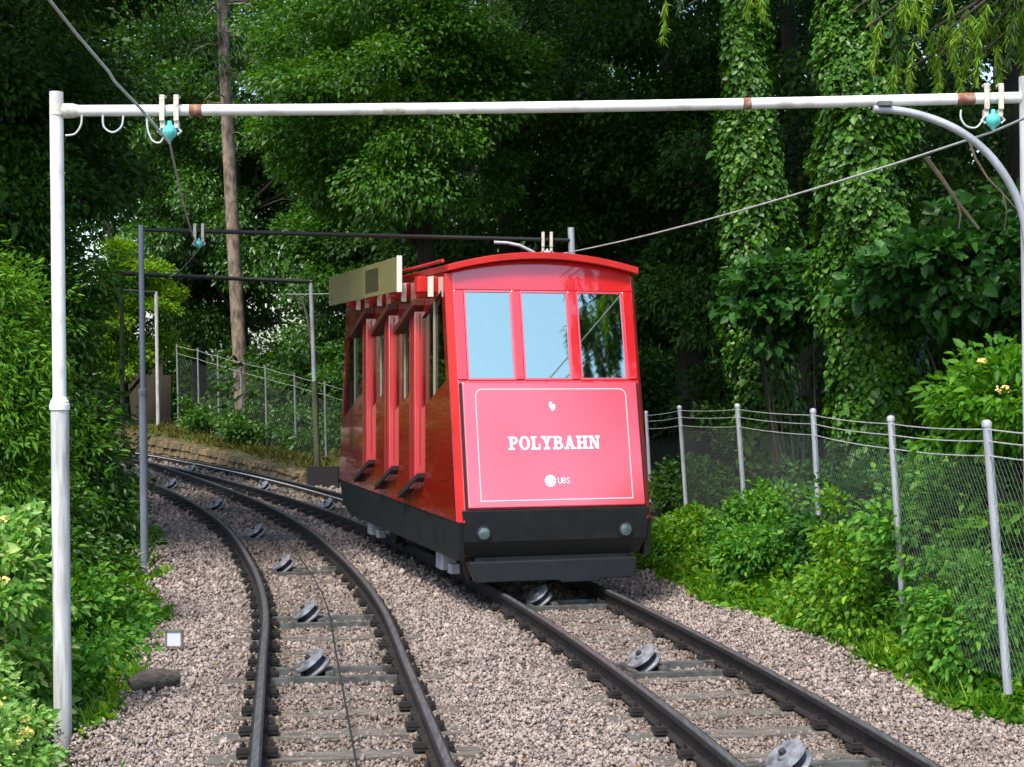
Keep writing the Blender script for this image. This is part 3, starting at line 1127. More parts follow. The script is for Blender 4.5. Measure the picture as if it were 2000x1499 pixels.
# second gantry
g2 = thing('overhead_gantry', 'second pipe gantry with blue grey left post, its beam passing behind the car roof', 'gantry', at(283, 1140, 20), 0, 'pipe gantries over the tracks')
inv = Vector(g2.location)
pipe_mb([at(275, 440, 20), at(279, 766, 20)], .034, inv).build('post', M['postblue'], g2, True)
pipe_mb([at(279, 764, 20), at(283, 1138, 20)], .050, inv).build('lower_post', M['postblue'], g2, True)
mb = MB()
mb.lathe(at(279, 766, 20) - inv, (0, 0, 1), [(-.05, .05), (-.03, .058), (.03, .058), (.05, .036)], 14)
mb.build('collar', M['postblue'], g2, True)
b2l, b2r = at(275, 449, 20), at(1118, 470, 22.3)
pipe_mb([b2l, b2r], .027, inv).build('crossbeam', M['darkwire'], g2, True)
pipe_mb([at(1115, 445, 22.3), at(1140, 1040, 22.3)], .045, inv).build('post', M['galv'], g2, True)
pipe_mb([at(x, y, 22.25) for x, y in ((965, 474), (990, 475), (1015, 480), (1040, 492), (1070, 515), (1100, 570), (1116, 640))], .024, inv).build('curved_brace', M['galv'], g2, True)
IL2 = insulator(g2, b2l + (b2r - b2l) * ((387 - 275) / 843 * .93), inv, 1.05) + inv
IR2 = insulator(g2, b2l + (b2r - b2l) * .935, inv, 1.2, False) + inv

# third gantry
g3 = thing('overhead_gantry', 'third pipe gantry with mossy right post by the end of the stone wall', 'gantry', at(622, 962, 33), 0, 'pipe gantries over the tracks')
inv = Vector(g3.location)
pipe_mb([at(607, 548, 33), at(614, 745, 33)], .045, inv).build('post', M['galv'], g3, True)
pipe_mb([at(614, 745, 33), at(622, 962, 33)], .062, inv).build('lower_post', M['oldpost'], g3, True)
pipe_mb([at(236, 535, 31.8), at(609, 551, 33)], .042, inv).build('crossbeam', M['darkwire'], g3, True)
pipe_mb([at(x, y, 33) for x, y in ((572, 562), (590, 585), (600, 620), (606, 660))], .025, inv).build('curved_brace', M['oldpost'], g3, True)
pipe_mb([at(237, 530, 31.8), at(240, 900, 31.8)], .042, inv).build('post', M['oldpost'], g3, True)
# fourth gantry
g4 = thing('overhead_gantry', 'farthest thin pipe gantry with a pale right post before the brown boarding', 'gantry', at(308, 846, 46), 0, 'pipe gantries over the tracks')
inv = Vector(g4.location)
pipe_mb([at(305, 570, 46), at(309, 846, 46)], .052, inv).build('post', M['pipegrey'], g4, True)
pipe_mb([at(120, 560, 45), at(306, 572, 46)], .042, inv).build('crossbeam', M['darkwire'], g4, True)
pipe_mb([at(120, 556, 45), at(116, 880, 45)], .05, inv).build('post', M['oldpost'], g4, True)


# overhead wires
def sag(a, b, s, n=10):
    return [a + (b - a) * (i / n) - Vector((0, 0, s * 4 * (i / n) * (1 - i / n))) for i in range(n + 1)]


hang = Vector((0, -.03, -.225))
wl = [at(60, -48, 8.4), at(98, 2, 8.9), at(150, 68, 9.4), at(212, 140, 9.95), at(224, 160, 10.02), at(275, 213, 10.4), IL1 + hang]
mb = MB().tube(wl, .0095, 8)
mb.tube(sag(IL1 + hang, IL2 + hang, .10), .0075, 6)
mb.tube(sag(IL2 + hang, at(330, 541, 31.9), .06), .007, 6)
tag(mb.build('overhead_wire', M['wire'], smooth=True), 'left overhead wire that drops across the top left corner to the white beam', 'wire')
mb = MB().tube([at(2120, 180, 8.3), IR1 + hang], .0085, 8)
mb.tube(sag(IR1 + hang, IR2 + hang, .08), .0085, 8)
mb.tube(sag(IR2 + hang, at(560, 575, 30.4), .15), .008, 6)
tag(mb.build('overhead_wire', M['wire'], smooth=True), 'right overhead wire slanting past the ivy trunks towards the car roof', 'wire')

# ------------------------------------------------------------------ right fence
fence_pts = [((1927, 828), (1967, 1330), 10.7), ((1740, 818), (1771, 1290), 13.4), ((1588, 803), (1609, 1180), 16.1), ((1440, 793), (1463, 1120), 19.0), ((1327, 796), (1346, 1080), 23.0), ((1262, 806), (1276, 1060), 27.0)]
tops = [at(*t, d) for t, b, d in fence_pts]
bots = [at(*b, d) for t, b, d in fence_pts]
tops.insert(0, tops[0] + (tops[0] - tops[1]))
bots.insert(0, bots[0] + (bots[0] - bots[1]))
fr_ = thing('wire_fence', 'chain link fence on thin steel posts in front of the ivy trunks', 'fence', bots[1])
inv = Vector(fr_.location)
for i, (t, b) in enumerate(zip(tops, bots)):
    mb = MB()
    mb.tube([b - inv - (t - b) * .05, t - inv], .029, 10)
    p = mb.build('post', M['galv'], fr_, True)
    mb = MB()
    mb.lathe(t - inv, (0, 0, 1), [(-.02, .033), (.005, .034), (.02, .026), (.027, .01)], 10)
    mb.build('post_cap', M['galv'], p, True)


def wires(tops, bots, par, inv, fr_list, r=.006):
    for f in fr_list:
        mb = MB()
        P = []
        for i in range(len(tops) - 1):
            a = tops[i] + (bots[i] - tops[i]) * f
            b = tops[i + 1] + (bots[i + 1] - tops[i + 1]) * f
            P += [q - inv for q in sag(a, b, .015, 5)[:-1]]
        P.append(b - inv)
        mb.tube(P, r, 5)
        mb.build('wire_strand', M['wire'], par)


wires(tops, bots, fr_, inv, (.022, .068, .125), .0045)


def chainlink(tops, bots, par, inv, f0, f1, cell=.058, r=.0012):
    for i in range(len(tops) - 1):
        A0, A1 = tops[i] + (bots[i] - tops[i]) * f0, tops[i + 1] + (bots[i + 1] - tops[i + 1]) * f0
        B0, B1 = tops[i] + (bots[i] - tops[i]) * f1, tops[i + 1] + (bots[i + 1] - tops[i + 1]) * f1
        wd, ht = (A1 - A0).length, (B0 - A0).length

        def P(u, v):
            u, v = u / wd, v / ht
            return (A0 * (1 - u) + A1 * u) * (1 - v) + (B0 * (1 - u) + B1 * u) * v - inv
        nrm = (A1 - A0).cross(B0 - A0).normalized()
        mb = MB()
        k = -ht
        while k < wd:
            for s in (1, -1):
                # u = k + v (s=1) or u = k+ht - v
                v0, v1 = 0.0, ht
                if s == 1:
                    v0 = max(v0, -k)
                    v1 = min(v1, wd - k)
                    if v1 - v0 > .02:
                        mb.tube([P(k + v0, v0) + nrm * r, P(k + v1, v1) + nrm * r], r, 3, False)
                else:
                    v0 = max(v0, k + ht - wd)
                    v1 = min(v1, k + ht)
                    if v1 - v0 > .02:
                        mb.tube([P(k + ht - v0, v0) - nrm * r, P(k + ht - v1, v1) - nrm * r], r, 3, False)
            k += cell * 1.41
        mb.build('wire_mesh', M['meshwire'], par)


chainlink(tops[:6], bots[:6], fr_, inv, .125, .98)

# left background fence
lf = [((345, 672), (348, 800), 44), ((386, 680), (389, 832), 43), ((425, 692), (428, 842), 41.6), ((470, 703), (474, 868), 40), ((518, 714), (522, 892), 38.3), ((575, 729), (579, 912), 36.5), ((634, 745), (638, 932), 34.5), ((700, 762), (705, 960), 32.4)]
tops = [at(*t, d) for t, b, d in lf]
bots = [at(*b, d) for t, b, d in lf]
fl = thing('wire_fence', 'distant wire fence on thin posts above the low stone wall', 'fence', bots[3])
inv = Vector(fl.location)
for t, b in zip(tops, bots):
    mb = MB()
    mb.tube([b - inv - (t - b) * .2, t - inv], .024, 8)
    mb.build('post', M['galvdull'], fl, True)
wires(tops, bots, fl, inv, (.03, .14), .0045)
chainlink(tops, bots, fl, inv, .2, .98, .12, .0016)

# ------------------------------------------------------------------ stone wall, boarding, small items
sw = thing('stone_wall', 'low rough stone wall with a mossy sloping top beside the far track', 'wall', (xR(32.4) + 1.0, 32.4, 0))
inv = Vector(sw.location)
mb, mt = MB(), MB()
sec = along(xR, 32.4, 50, .35)
vs, fs, vt, ft = [], [], [], []
rr = random.Random(5)
for i, (p, t) in enumerate(sec):
    r = Vector((t.y, -t.x, 0))
    h = .08 + .026 * (p.y - 32.4)
    j = lambda: rr.uniform(-.035, .035)
    a = p + r * (.98 + j())
    vs += [a + Vector((0, 0, -.25)) - inv, a + r * (.04 + j()) + Vector((0, 0, h * .5)) - inv, a + r * .12 + Vector((0, 0, h + j())) - inv, a + r * .5 + Vector((0, 0, h - .02)) - inv, a + r * .5 + Vector((0, 0, -.25)) - inv]
    vt += [a + r * .10 + Vector((0, 0, h - .03)) - inv, a + r * .35 + Vector((0, 0, h + .05 + j())) - inv, a + r * 1.0 + Vector((0, 0, h + .14 + j())) - inv, a + r * 2.3 + Vector((0, 0, h + .1 + j())) - inv, a + r * 2.3 + Vector((0, 0, -.3)) - inv]
for i in range(len(sec) - 1):
    for k in range(5):
        q = (i * 5 + k, i * 5 + (k + 1) % 5, (i + 1) * 5 + (k + 1) % 5, (i + 1) * 5 + k)
        fs.append(q)
        if k < 4:
            ft.append(q)
fs += [(0, 1, 2, 3, 4), tuple((len(sec) - 1) * 5 + k for k in range(5))]
ft += [(0, 1, 2, 3, 4)]
mb.add(vs, fs)
for row in range(3):
    q = .15 * row
    while q < len(sec) - 3:
        ln = rr.uniform(.5, 1.3)
        i0 = int(q)
        i1 = min(int(q + ln), len(sec) - 2)
        p0, t0 = sec[i0]
        p1, t1 = sec[i1]
        p0 = p0 + (sec[i0 + 1][0] - p0) * (q - i0)
        p1 = p1 + (sec[i1 + 1][0] - p1) * (q + ln - .06 - i1)
        r = Vector((t0.y, -t0.x, 0))
        hh = (.08 + .026 * (p0.y - 32.4) + .2) / 3
        z0, z1 = -.2 + hh * row + .012, -.2 + hh * (row + 1) - .012
        out = rr.uniform(.925, .965)
        j = lambda: rr.uniform(-.02, .02)
        mb.hexa([p0 + r * (out + j()) + Vector((0, 0, z0 + j())) - inv, p1 + r * (out + j()) + Vector((0, 0, z0 + j())) - inv, p1 + r * 1.1 + Vector((0, 0, z0)) - inv, p0 + r * 1.1 + Vector((0, 0, z0)) - inv,
                 p0 + r * (out + .03 + j()) + Vector((0, 0, z1 + j())) - inv, p1 + r * (out + .03 + j()) + Vector((0, 0, z1 + j())) - inv, p1 + r * 1.1 + Vector((0, 0, z1)) - inv, p0 + r * 1.1 + Vector((0, 0, z1)) - inv])
        q += ln
mb.build('masonry', M['wallstone'], sw)
mt.add(vt, ft).build('mossy_top', M['moss'], sw)
mb = MB()
mb.box(Vector((xR(32.2) + 1.35, 32.25, .02)) - inv, (.62, .12, .46))
mb.build('end_face', M['gap'], sw)

mb = MB()
A, B = at(196, 880, 52), at(335, 880, 50)
for i in range(9):
    a = A + (B - A) * (i / 9)
    b_ = A + (B - A) * ((i + .97) / 9)
    hgt = [1.35, 1.5, 1.7, 2.6, 3.4, 3.6, 3.4, 2.9, 2.3][i]
    mb.hexa([a, b_, b_ + Vector((0, .15, 0)), a + Vector((0, .15, 0)), a + Vector((0, 0, hgt)), b_ + Vector((0, 0, hgt)), b_ + Vector((0, .15, hgt)), a + Vector((0, .15, hgt))])
tag(mb.build('board_wall', M['brownwall']), 'brown boarded wall at the far end where the tracks disappear', 'wall')

mk = thing('marker_plate', 'small white plate in a grey frame standing in the ballast by the left weeds', 'marker plate', at(340, 1262, 13.6))
mb = MB()
mb.box((0, 0, .06), (.115, .02, .125))
mb.build('plate', M['plate'], mk, bevel=.004)
mb = MB()
mb.box((0, .006, .128), (.14, .05, .014))
mb.box((.066, .006, .055), (.016, .04, .15))
mb.box((-.066, .006, .055), (.016, .04, .15))
mb.build('frame', M['concrete'], mk)
lg = at(300, 1338, 12.0)
mb = MB()
mb.tube([(-.15, -.09, .02), (-.06, -.04, .05), (.06, .02, .06), (.17, .08, .06)], [.06, .088, .08, .05], 9)
o = mb.build('timber_log', M['log'], smooth=True)
o.location = (lg.x, lg.y, -.16)
tag(o, 'old dark timber stub lying half buried at the edge of the ballast', 'log')


# ------------------------------------------------------------------ foliage
def unit(a):
    return a / np.maximum(np.linalg.norm(a, axis=-1, keepdims=True), 1e-9)


def leaf_arrays(C, D, N, L, Wd, fold=.18, droop=.12):
    """six-vertex folded leaves; C base, D direction, N normal"""
    n = len(C)
    D = unit(D)
    S = unit(np.cross(D, N))
    N = np.cross(S, D)
    L = np.broadcast_to(np.asarray(L, float).reshape(-1, 1), (n, 1))
    Wd = np.broadcast_to(np.asarray(Wd, float).reshape(-1, 1), (n, 1))
    dn = np.array([0, 0, -1.0])
    V = np.empty((n, 6, 3))
    V[:, 0] = C
    V[:, 1] = C + D * L * .30 + S * Wd * .5 + N * Wd * fold
    V[:, 2] = C + D * L * .68 + S * Wd * .36 + N * Wd * fold + dn * L * droop * .4
    V[:, 3] = C + D * L + dn * L * droop
    V[:, 4] = C + D * L * .68 - S * Wd * .36 + N * Wd * fold + dn * L * droop * .4
    V[:, 5] = C + D * L * .30 - S * Wd * .5 + N * Wd * fold
    Fq = np.array([(0, 1, 2, 3), (0, 3, 4, 5)])
    Fc = (np.arange(n)[:, None, None] * 6 + Fq[None]).reshape(-1, 4)
    return V.reshape(-1, 3), Fc


def leaf_obj(name, parts, m, parent=None):
    Vs, Fs, o = [], [], 0
    for V, Fc in parts:
        Vs.append(V)
        Fs.append(Fc + o)
        o += len(V)
    return np_obj(name, np.concatenate(Vs), np.concatenate(Fs), m, parent)


def rdir(n, rng, up=0.0):
    v = rng.normal(size=(n, 3))
    v[:, 2] += up
    return unit(v)


def crown(rng, c, R, nc, nl, L, cr, flat=.55, wr=.62, hollow=.45, up=.8):
    """clumps through an ellipsoid, leaves through each clump"""
    c = np.asarray(c, float)
    R = np.asarray(R, float)
    U = rdir(nc, rng)
    rr = (hollow + (1 - hollow) * rng.random((nc, 1)) ** .6) * (1 + .18 * rng.normal(size=(nc, 1)))
    K = c + U * rr * R
    cs = cr * rng.lognormal(0, .35, nc)
    cnt = np.maximum(4, (nl * (cs / cr) ** 1.6)).astype(int)
    idx = np.repeat(np.arange(nc), cnt)
    n = len(idx)
    off = rdir(n, rng) * (rng.random((n, 1)) ** .5)
    P = K[idx] + off * cs[idx][:, None] * np.array([1, 1, flat])
    D = off + .6 * U[idx] + rng.normal(0, .5, (n, 3)) + np.array([0, 0, -.35])
    N = rng.normal(0, .55, (n, 3)) + .35 * U[idx] + np.array([0, -.15, up])
    l = L * rng.lognormal(0, .25, n)
    return leaf_arrays(P, D, N, l, l * wr), K


def trunk_mb(rng, pts, radii, limbs=()):
    mb = MB()
    mb.tube(pts, radii, 10)
    for (a, b, r) in limbs:
        a, b = Vector(a), Vector(b)
        m = (a + b) / 2 + Vector((rng.normal() * .15, rng.normal() * .15, .12 * (b - a).length))
        mb.tube([a, m, b], [r, r * .7, r * .3], 6)
    return mb


def tree(name, label, cat, base, H, c, R, nc, nl, L, cr, m, seed, tr=.2, bark='darkbark', group=None, flat=.55, wr=.62, hollow=.45, lean=-.05, shade_lobes=()):
    """c = crown centre relative to the base"""
    rng = np.random.default_rng(seed)
    t = thing(name, label, cat, (base[0], base[1], gz(base[0], min(base[1], 60)) - .05), 0, group)
    (V, Fc), K = crown(rng, c, R, int(nc * .85), nl * 3.0, L * .60, cr * 1.02, flat, wr, hollow)
    pts = [Vector((lean * H * f + rng.normal() * .05 * f + c[0] * f * f, -.02 * H * f + c[1] * f * f, H * f)) for f in (0, .12, .3, .5, .7, .88, 1)]
    rad_ = [tr * q for q in (1.35, 1.05, .92, .78, .6, .42, .2)]
    limbs = []
    for k in rng.choice(len(K), min(len(K), 16), replace=False):
        kz = min(max(K[k][2] - .9, H * .2), H * .92)
        f = kz / H
        i = min(int(f * 6), 5)
        a = pts[i] + (pts[i + 1] - pts[i]) * .5
        limbs.append((a, K[k], tr * .28))
    trunk_mb(rng, pts, rad_, limbs).build('trunk', M[bark], t, True)
    parts = [(V, Fc)]
    for (lc, lr, ln) in shade_lobes:
        p, K2 = crown(rng, lc, lr, ln, nl * 1.6, L * .8, cr, flat, wr, .1)
        parts.append(p)
    leaf_obj('crown', parts, M[m], t)
    return t


# trees behind, from left to right
G = 'broadleaf trees crowding behind the tracks'
tree('broadleaf_tree', 'dark leafy tree filling the top left corner behind the overhead wire', 'tree', (-8.9, 22), 9.5, (.9, .5, 7.1), (3.1, 3, 2.5), 120, 170, .15, .62, 'l_dark', 21, .24, group=G, shade_lobes=[((3.4, -3.6, 9.6), (3.0, 4.0, 1.9), 110)])  # extra lobe added above the view to shade the left track
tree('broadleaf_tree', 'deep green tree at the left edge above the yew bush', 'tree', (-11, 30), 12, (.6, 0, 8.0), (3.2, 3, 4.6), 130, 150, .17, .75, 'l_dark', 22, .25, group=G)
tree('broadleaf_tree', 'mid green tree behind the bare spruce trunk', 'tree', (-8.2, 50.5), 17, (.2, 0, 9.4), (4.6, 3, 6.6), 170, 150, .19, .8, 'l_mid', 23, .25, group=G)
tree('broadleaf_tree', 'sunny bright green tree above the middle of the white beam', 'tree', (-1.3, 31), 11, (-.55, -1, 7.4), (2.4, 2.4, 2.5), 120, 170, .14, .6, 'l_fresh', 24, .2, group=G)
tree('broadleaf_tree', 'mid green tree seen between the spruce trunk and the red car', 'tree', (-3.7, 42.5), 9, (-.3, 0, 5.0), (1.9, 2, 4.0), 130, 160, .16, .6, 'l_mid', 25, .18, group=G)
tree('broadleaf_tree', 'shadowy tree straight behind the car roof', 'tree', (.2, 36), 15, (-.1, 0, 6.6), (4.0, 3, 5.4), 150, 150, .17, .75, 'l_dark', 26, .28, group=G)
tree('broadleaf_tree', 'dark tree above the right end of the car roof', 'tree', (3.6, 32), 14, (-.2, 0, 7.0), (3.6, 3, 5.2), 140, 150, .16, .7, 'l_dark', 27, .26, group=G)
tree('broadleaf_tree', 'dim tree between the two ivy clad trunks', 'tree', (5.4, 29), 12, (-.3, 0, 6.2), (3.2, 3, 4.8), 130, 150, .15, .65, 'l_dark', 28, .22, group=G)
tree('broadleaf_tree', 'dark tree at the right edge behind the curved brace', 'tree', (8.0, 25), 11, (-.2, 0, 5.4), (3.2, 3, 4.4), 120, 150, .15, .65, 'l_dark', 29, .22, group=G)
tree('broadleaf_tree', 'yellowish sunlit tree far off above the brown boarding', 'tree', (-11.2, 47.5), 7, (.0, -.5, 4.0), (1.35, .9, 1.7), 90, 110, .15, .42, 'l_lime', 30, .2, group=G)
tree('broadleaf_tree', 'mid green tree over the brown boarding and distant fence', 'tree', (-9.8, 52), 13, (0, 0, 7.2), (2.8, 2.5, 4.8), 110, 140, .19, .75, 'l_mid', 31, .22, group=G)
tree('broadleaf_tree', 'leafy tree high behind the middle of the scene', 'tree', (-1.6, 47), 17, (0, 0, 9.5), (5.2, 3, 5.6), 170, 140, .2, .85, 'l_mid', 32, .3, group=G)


# the wood beyond
def wood():
    rng = np.random.default_rng(77)
    parts = []
    for (x, y, z, rx, ry, rz, nc) in ((-24, 62, 8, 9, 4, 9, 170), (-8, 72, 11, 10, 4, 13, 130), (8, 60, 10, 10, 4, 11, 260), (22, 50, 9, 9, 5, 10, 180), (2, 50, 5, 6, 2, 5, 120), (12, 38, 4, 6, 4, 5, 150), (-17, 44, 5, 4, 4, 6, 100), (-14, 60, 13, 5, 3, 5, 130), (4, 42, 1.2, 8, 3, 1.5, 150), (9, 30, 1.2, 4, 4, 1.6, 90), (-10, 60, 1.5, 9, 2, 1.8, 90)):
        p, _ = crown(rng, (x, y, z), (rx, ry, rz), nc, 300, .17, 1.15, .6, .65, .1)
        parts.append(p)
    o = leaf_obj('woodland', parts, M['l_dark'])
    tag(o, 'dense dark wood closing off the view behind everything', 'woodland', kind='stuff')
    mb = MB()
    for i in range(46):
        x, y = rng.uniform(-26, 26), rng.uniform(46, 72)
        if x < -6 and y < 60:
            continue
        r = rng.uniform(.12, .28)
        mb.tube([(x, y, -.3), (x - .3, y, 6), (x - .6, y, 15)], [r * 1.2, r, r * .5], 7)
    o = mb.build('woodland_trunks', M['darkbark'], smooth=True)
    tag(o, 'dim trunks standing deep inside the dark wood', 'woodland', kind='stuff')


wood()


# bare spruce trunk at left
def bare_spruce():
    rng = np.random.default_rng(41)
    d = 41.8
    P = [(476, 850), (471, 760), (465, 640), (456, 480), (447, 300), (440, 150), (434, 30), (428, -120), (420, -320)]
    base = at(476, 850, d)
    t = thing('spruce_tree', 'tall spruce with a bare pale brown trunk left of the car', 'tree', base)
    pts = [at(x, y, d) - Vector(base) for x, y in P]
    pts.insert(0, Vector((.05, 0, -.8)))
    mb = MB()
    mb.tube(pts, [.23, .20, .185, .178, .17, .16, .15, .135, .12, .1], 12)
    for k in range(26):
        f = rng.uniform(.45, .98)
        i = min(int(f * 9), 8)
        a = pts[i] + (pts[i + 1] - pts[i]) * (f * 9 - i)
        an = rng.uniform(0, 6.28)
        ln = rng.uniform(.5, 1.6)
        mb.tube([a, a + Vector((math.cos(an) * ln * .5, math.sin(an) * ln * .5, .02)), a + Vector((math.cos(an) * ln, math.sin(an) * ln, -.25 * ln))], [.025, .015, .006], 5)
    mb.build('trunk', M['bark'], t, True)
    parts = []
    for k in range(60):
        z = rng.uniform(.62, 1.0)
        a = np.array(pts[-1]) * z + np.array([0, 0, rng.uniform(-.3, .3)])
        an = rng.uniform(0, 6.28)
        ln = rng.uniform(1.0, 2.4) * (1.35 - z)
        dr = np.array([math.cos(an), math.sin(an), -.25])
        n = 130
        f = rng.random((n, 1)) ** .7
        C = a + dr * ln * f + rng.normal(0, .05, (n, 3))
        D = dr * .4 + rng.normal(0, .5, (n, 3)) + np.array([0, 0, -.6])
        parts.append(leaf_arrays(C, D, rng.normal(0, .5, (n, 3)) + np.array([0, 0, 1]), .17, .03))
    leaf_obj('crown', parts, M['l_spruce'], t)


bare_spruce()


# overhanging spruces, right of the track
def hanging_spruce(label, base, H, low, tipsegs, n_crown, seed, clear):
    rng = np.random.default_rng(seed)
    base = Vector((base[0], base[1], gz(*base)))
    t = thing('spruce_tree', label, 'tree', base)
    mb = MB()
    mb.tube([(0, 0, -.2), (0, 0, H * .2), (-.08, .05, H * .5), (-.1, .05, H * .8), (-.1, .05, H)], [.34, .28, .22, .12, .03], 12)
    tips, dark = [], []

    def branch(a, b, drop, n_tw, sc=1.0, young=.7):
        a, b = Vector(a) - base, Vector(b) - base
        pts = [a + (b - a) * f - Vector((0, 0, drop * f * f)) + Vector((0, 0, .25 * math.sin(f * 3.14))) for f in (0, .25, .5, .75, 1)]
        mb.tube(pts, [.05, .04, .03, .02, .008], 6)
        for k in range(n_tw):
            f = rng.uniform(.12, 1.0)
            i = min(int(f * 4), 3)
            pr_ = (pts[i + 1] - pts[i]).normalized()
            q = pts[i] + (pts[i + 1] - pts[i]) * (f * 4 - i) + Vector((-pr_.y, pr_.x, 0)) * rng.normal(0, .2)
            ln = rng.uniform(.18, .48) * sc
            n = int(85 * ln / .35 / sc)
            g = rng.random((n, 1))
            sway = rng.normal(0, .12, 3)
            line = np.array(q) + np.concatenate([g * 0, g * 0, -g * ln], 1) + g * sway * ln
            D = rng.normal(0, .5, (n, 3)) + np.array([0, 0, -.9])
            arr = leaf_arrays(line, D, rng.normal(0, 1, (n, 3)), (.06 + .03 * rng.random(n)) * sc, .014 * sc, .1, .3)
            (tips if rng.random() < young else dark).append(arr)
    for (x, y, d, ax, ay, az, n) in tipsegs:
        branch((ax, ay, az), at(x, y - 20, d), .15, n)
    for k in range(n_crown):
        z = rng.uniform(low, H * .97)
        an = rng.uniform(0, 6.28)
        ln = (H * 1.05 - z) * .24 + .4
        a = Vector((base.x, base.y, z))
        b = a + Vector((math.cos(an) * ln, math.sin(an) * ln, -.15))
        if b.x < clear:
            continue
        branch(a, b, .7, 16, 1.7, .3)
    mb.build('trunk', M['darkbark'], t, True)
    if tips:
        leaf_obj('young_shoots', tips, M['l_tip'], t)
    leaf_obj('crown', dark, M['l_spruce'], t)


Q = (6.4, 14.6)
hanging_spruce('spruce whose drooping light green branch tips hang over the top right of the beam', Q, 16, 7.2,
               [(x, y, d + 1.7, Q[0], Q[1], az + .4, n) for (x, y, d, az, n) in ((1690, 40, 11.6, 6.4, 34), (1760, 80, 11.9, 5.6, 38), (1720, -10, 11.3, 6.8, 30), (1850, 45, 11.7, 6.0, 36), (1905, 95, 12.0, 5.4, 26), (1660, 10, 11.9, 6.6, 26), (1790, -30, 11.5, 6.4, 30), (1775, 120, 12.0, 5.4, 14), (1345, -5, 12.2, 6.9, 40), (1310, -30, 12.4, 7.2, 26), (1395, -20, 12.0, 7.0, 20), (1950, 20, 11.8, 6.0, 20))], 40, 52, 4.2)
hanging_spruce('tall spruce beyond the right edge, mirrored dark in the car windows', (9.9, 8.2), 18, 7.0, [], 140, 53, -99)


# ivy clad trunks
def ivy(label, pts_px, d, widths, seed, n, L, top):
    rng = np.random.default_rng(seed)
    base = at(*pts_px[0], d)
    t = thing('ivy_clad_tree', label, 'tree', base)
    P = [at(x, y, d) - Vector(base) for x, y in pts_px]
    mb = MB()
    mb.tube(P, [w * .5 * .62 * d / F for w in widths], 12)
    mb.build('trunk', M['darkbark'], t, True)
    Pn = np.array([list(p) for p in P])
    wn = np.array(widths) * .5 * d / F
    f = rng.random(n) * (len(P) - 1)
    i = np.minimum(f.astype(int), len(P) - 2)
    fr = (f - i)[:, None]
    C = Pn[i] * (1 - fr) + Pn[i + 1] * fr
    r = (wn[i] * (1 - fr[:, 0]) + wn[i + 1] * fr[:, 0])
    an = rng.uniform(0, 2 * math.pi, n)
    lump = 1 + .16 * np.sin(an * 3 + C[:, 2] * 2.1 + seed) + .12 * np.sin(C[:, 2] * 4.7 + an * 2) + .08 * np.sin(C[:, 2] * 9.1 - an * 5)
    rr = r * (.80 + .20 * rng.random(n) ** .5) * lump + np.abs(rng.normal(0, .03, n))
    O = np.stack([np.cos(an), np.sin(an), np.zeros(n)], 1)
    C = C + O * rr[:, None]
    D = O * .35 + rng.normal(0, .5, (n, 3)) + np.array([0, 0, -.75])
    N = O + rng.normal(0, .35, (n, 3)) + np.array([0, 0, .5])
    l = L * rng.lognormal(0, .28, n)
    parts = [leaf_arrays(C, D, N, l, l * .85, .12, .05)]
    leaf_obj('ivy', parts, M['l_ivy'], t)
    p, K = crown(rng, Vector(top[:3]) - Vector(base), top[3:6], 120, 130, .2, .9, .5)
    leaf_obj('crown', [p], M['l_dark'], t)  # crown above the view, added to shade the wood behind


ivy('thick trunk wrapped in bright ivy, the right hand of the two', [(1735, 1120), (1722, 1000), (1712, 860), (1705, 700), (1695, 520), (1690, 360), (1684, 200), (1678, 60), (1672, -120)], 17.5, [170, 165, 165, 180, 175, 180, 165, 130, 120], 61, 40000, .058, (3.6, 22.5, 12.8, 4, 4, 2.6))
ivy('slimmer trunk wrapped in darker ivy, the left hand of the two', [(1520, 1110), (1512, 960), (1500, 800), (1490, 640), (1478, 480), (1468, 330), (1460, 180), (1452, 20), (1445, -120)], 21.5, [112, 112, 116, 128, 128, 112, 80, 66, 60], 62, 26000, .064, (.4, 28, 13.4, 5, 4.5, 3))


# shrubs
def shrub(name, label, cat, base, blobs, m, seed, L, wr=.6, flowers=0, group=None, stems=8, cr=.28, flat=.5, zoff=0.0, up=.8):
    """blobs: list of (dx,dy,dz, rx,ry,rz, clumps, leaves)"""
    rng = np.random.default_rng(seed)
    t = thing(name, label, cat, (base[0], base[1], gz(base[0], base[1]) - .03 + zoff), 0, group)
    parts, KK = [], []
    for (dx, dy, dz, rx, ry, rz, nc, nl) in blobs:
        p, K = crown(rng, (dx, dy, dz), (rx, ry, rz), nc, nl * 1.7, L * .75, cr, flat, wr, .35, up)
        parts.append(p)
        KK.append(K)
    KK = np.concatenate(KK)
    mb = MB()
    for k in rng.choice(len(KK), min(len(KK), stems * 3), replace=False):
        a = Vector((rng.normal() * .12, rng.normal() * .12, -.1))
        b = Vector(KK[k])
        mb.tube([a, (a + b) / 2 + Vector((rng.normal() * .06, rng.normal() * .06, .1)), b], [.022, .015, .006], 5)
    mb.build('stems', M['darkbark'], t, True)
    leaf_obj('foliage', parts, M[m], t)
    if flowers:
        front = KK[np.argsort(KK[:, 1] - .6 * KK[:, 2])][:max(flowers * 2, 8)]
        for k in rng.choice(len(front), min(flowers, len(front)), replace=False):
            n = int(rng.integers(14, 38))
            u = rdir(n, rng) * np.array([.042, .042, .02]) * rng.uniform(.6, 1.2)
            fp = leaf_arrays(front[k] + np.array([rng.normal() * .05, -.10, .12 + rng.normal() * .05]) + u, rng.normal(0, 1, (n, 3)), rng.normal(0, .5, (n, 3)) + np.array([0, -.4, .8]), .024, .02, .05, 0)
            leaf_obj('flower_head', [fp], M['flower'], t)
    return t


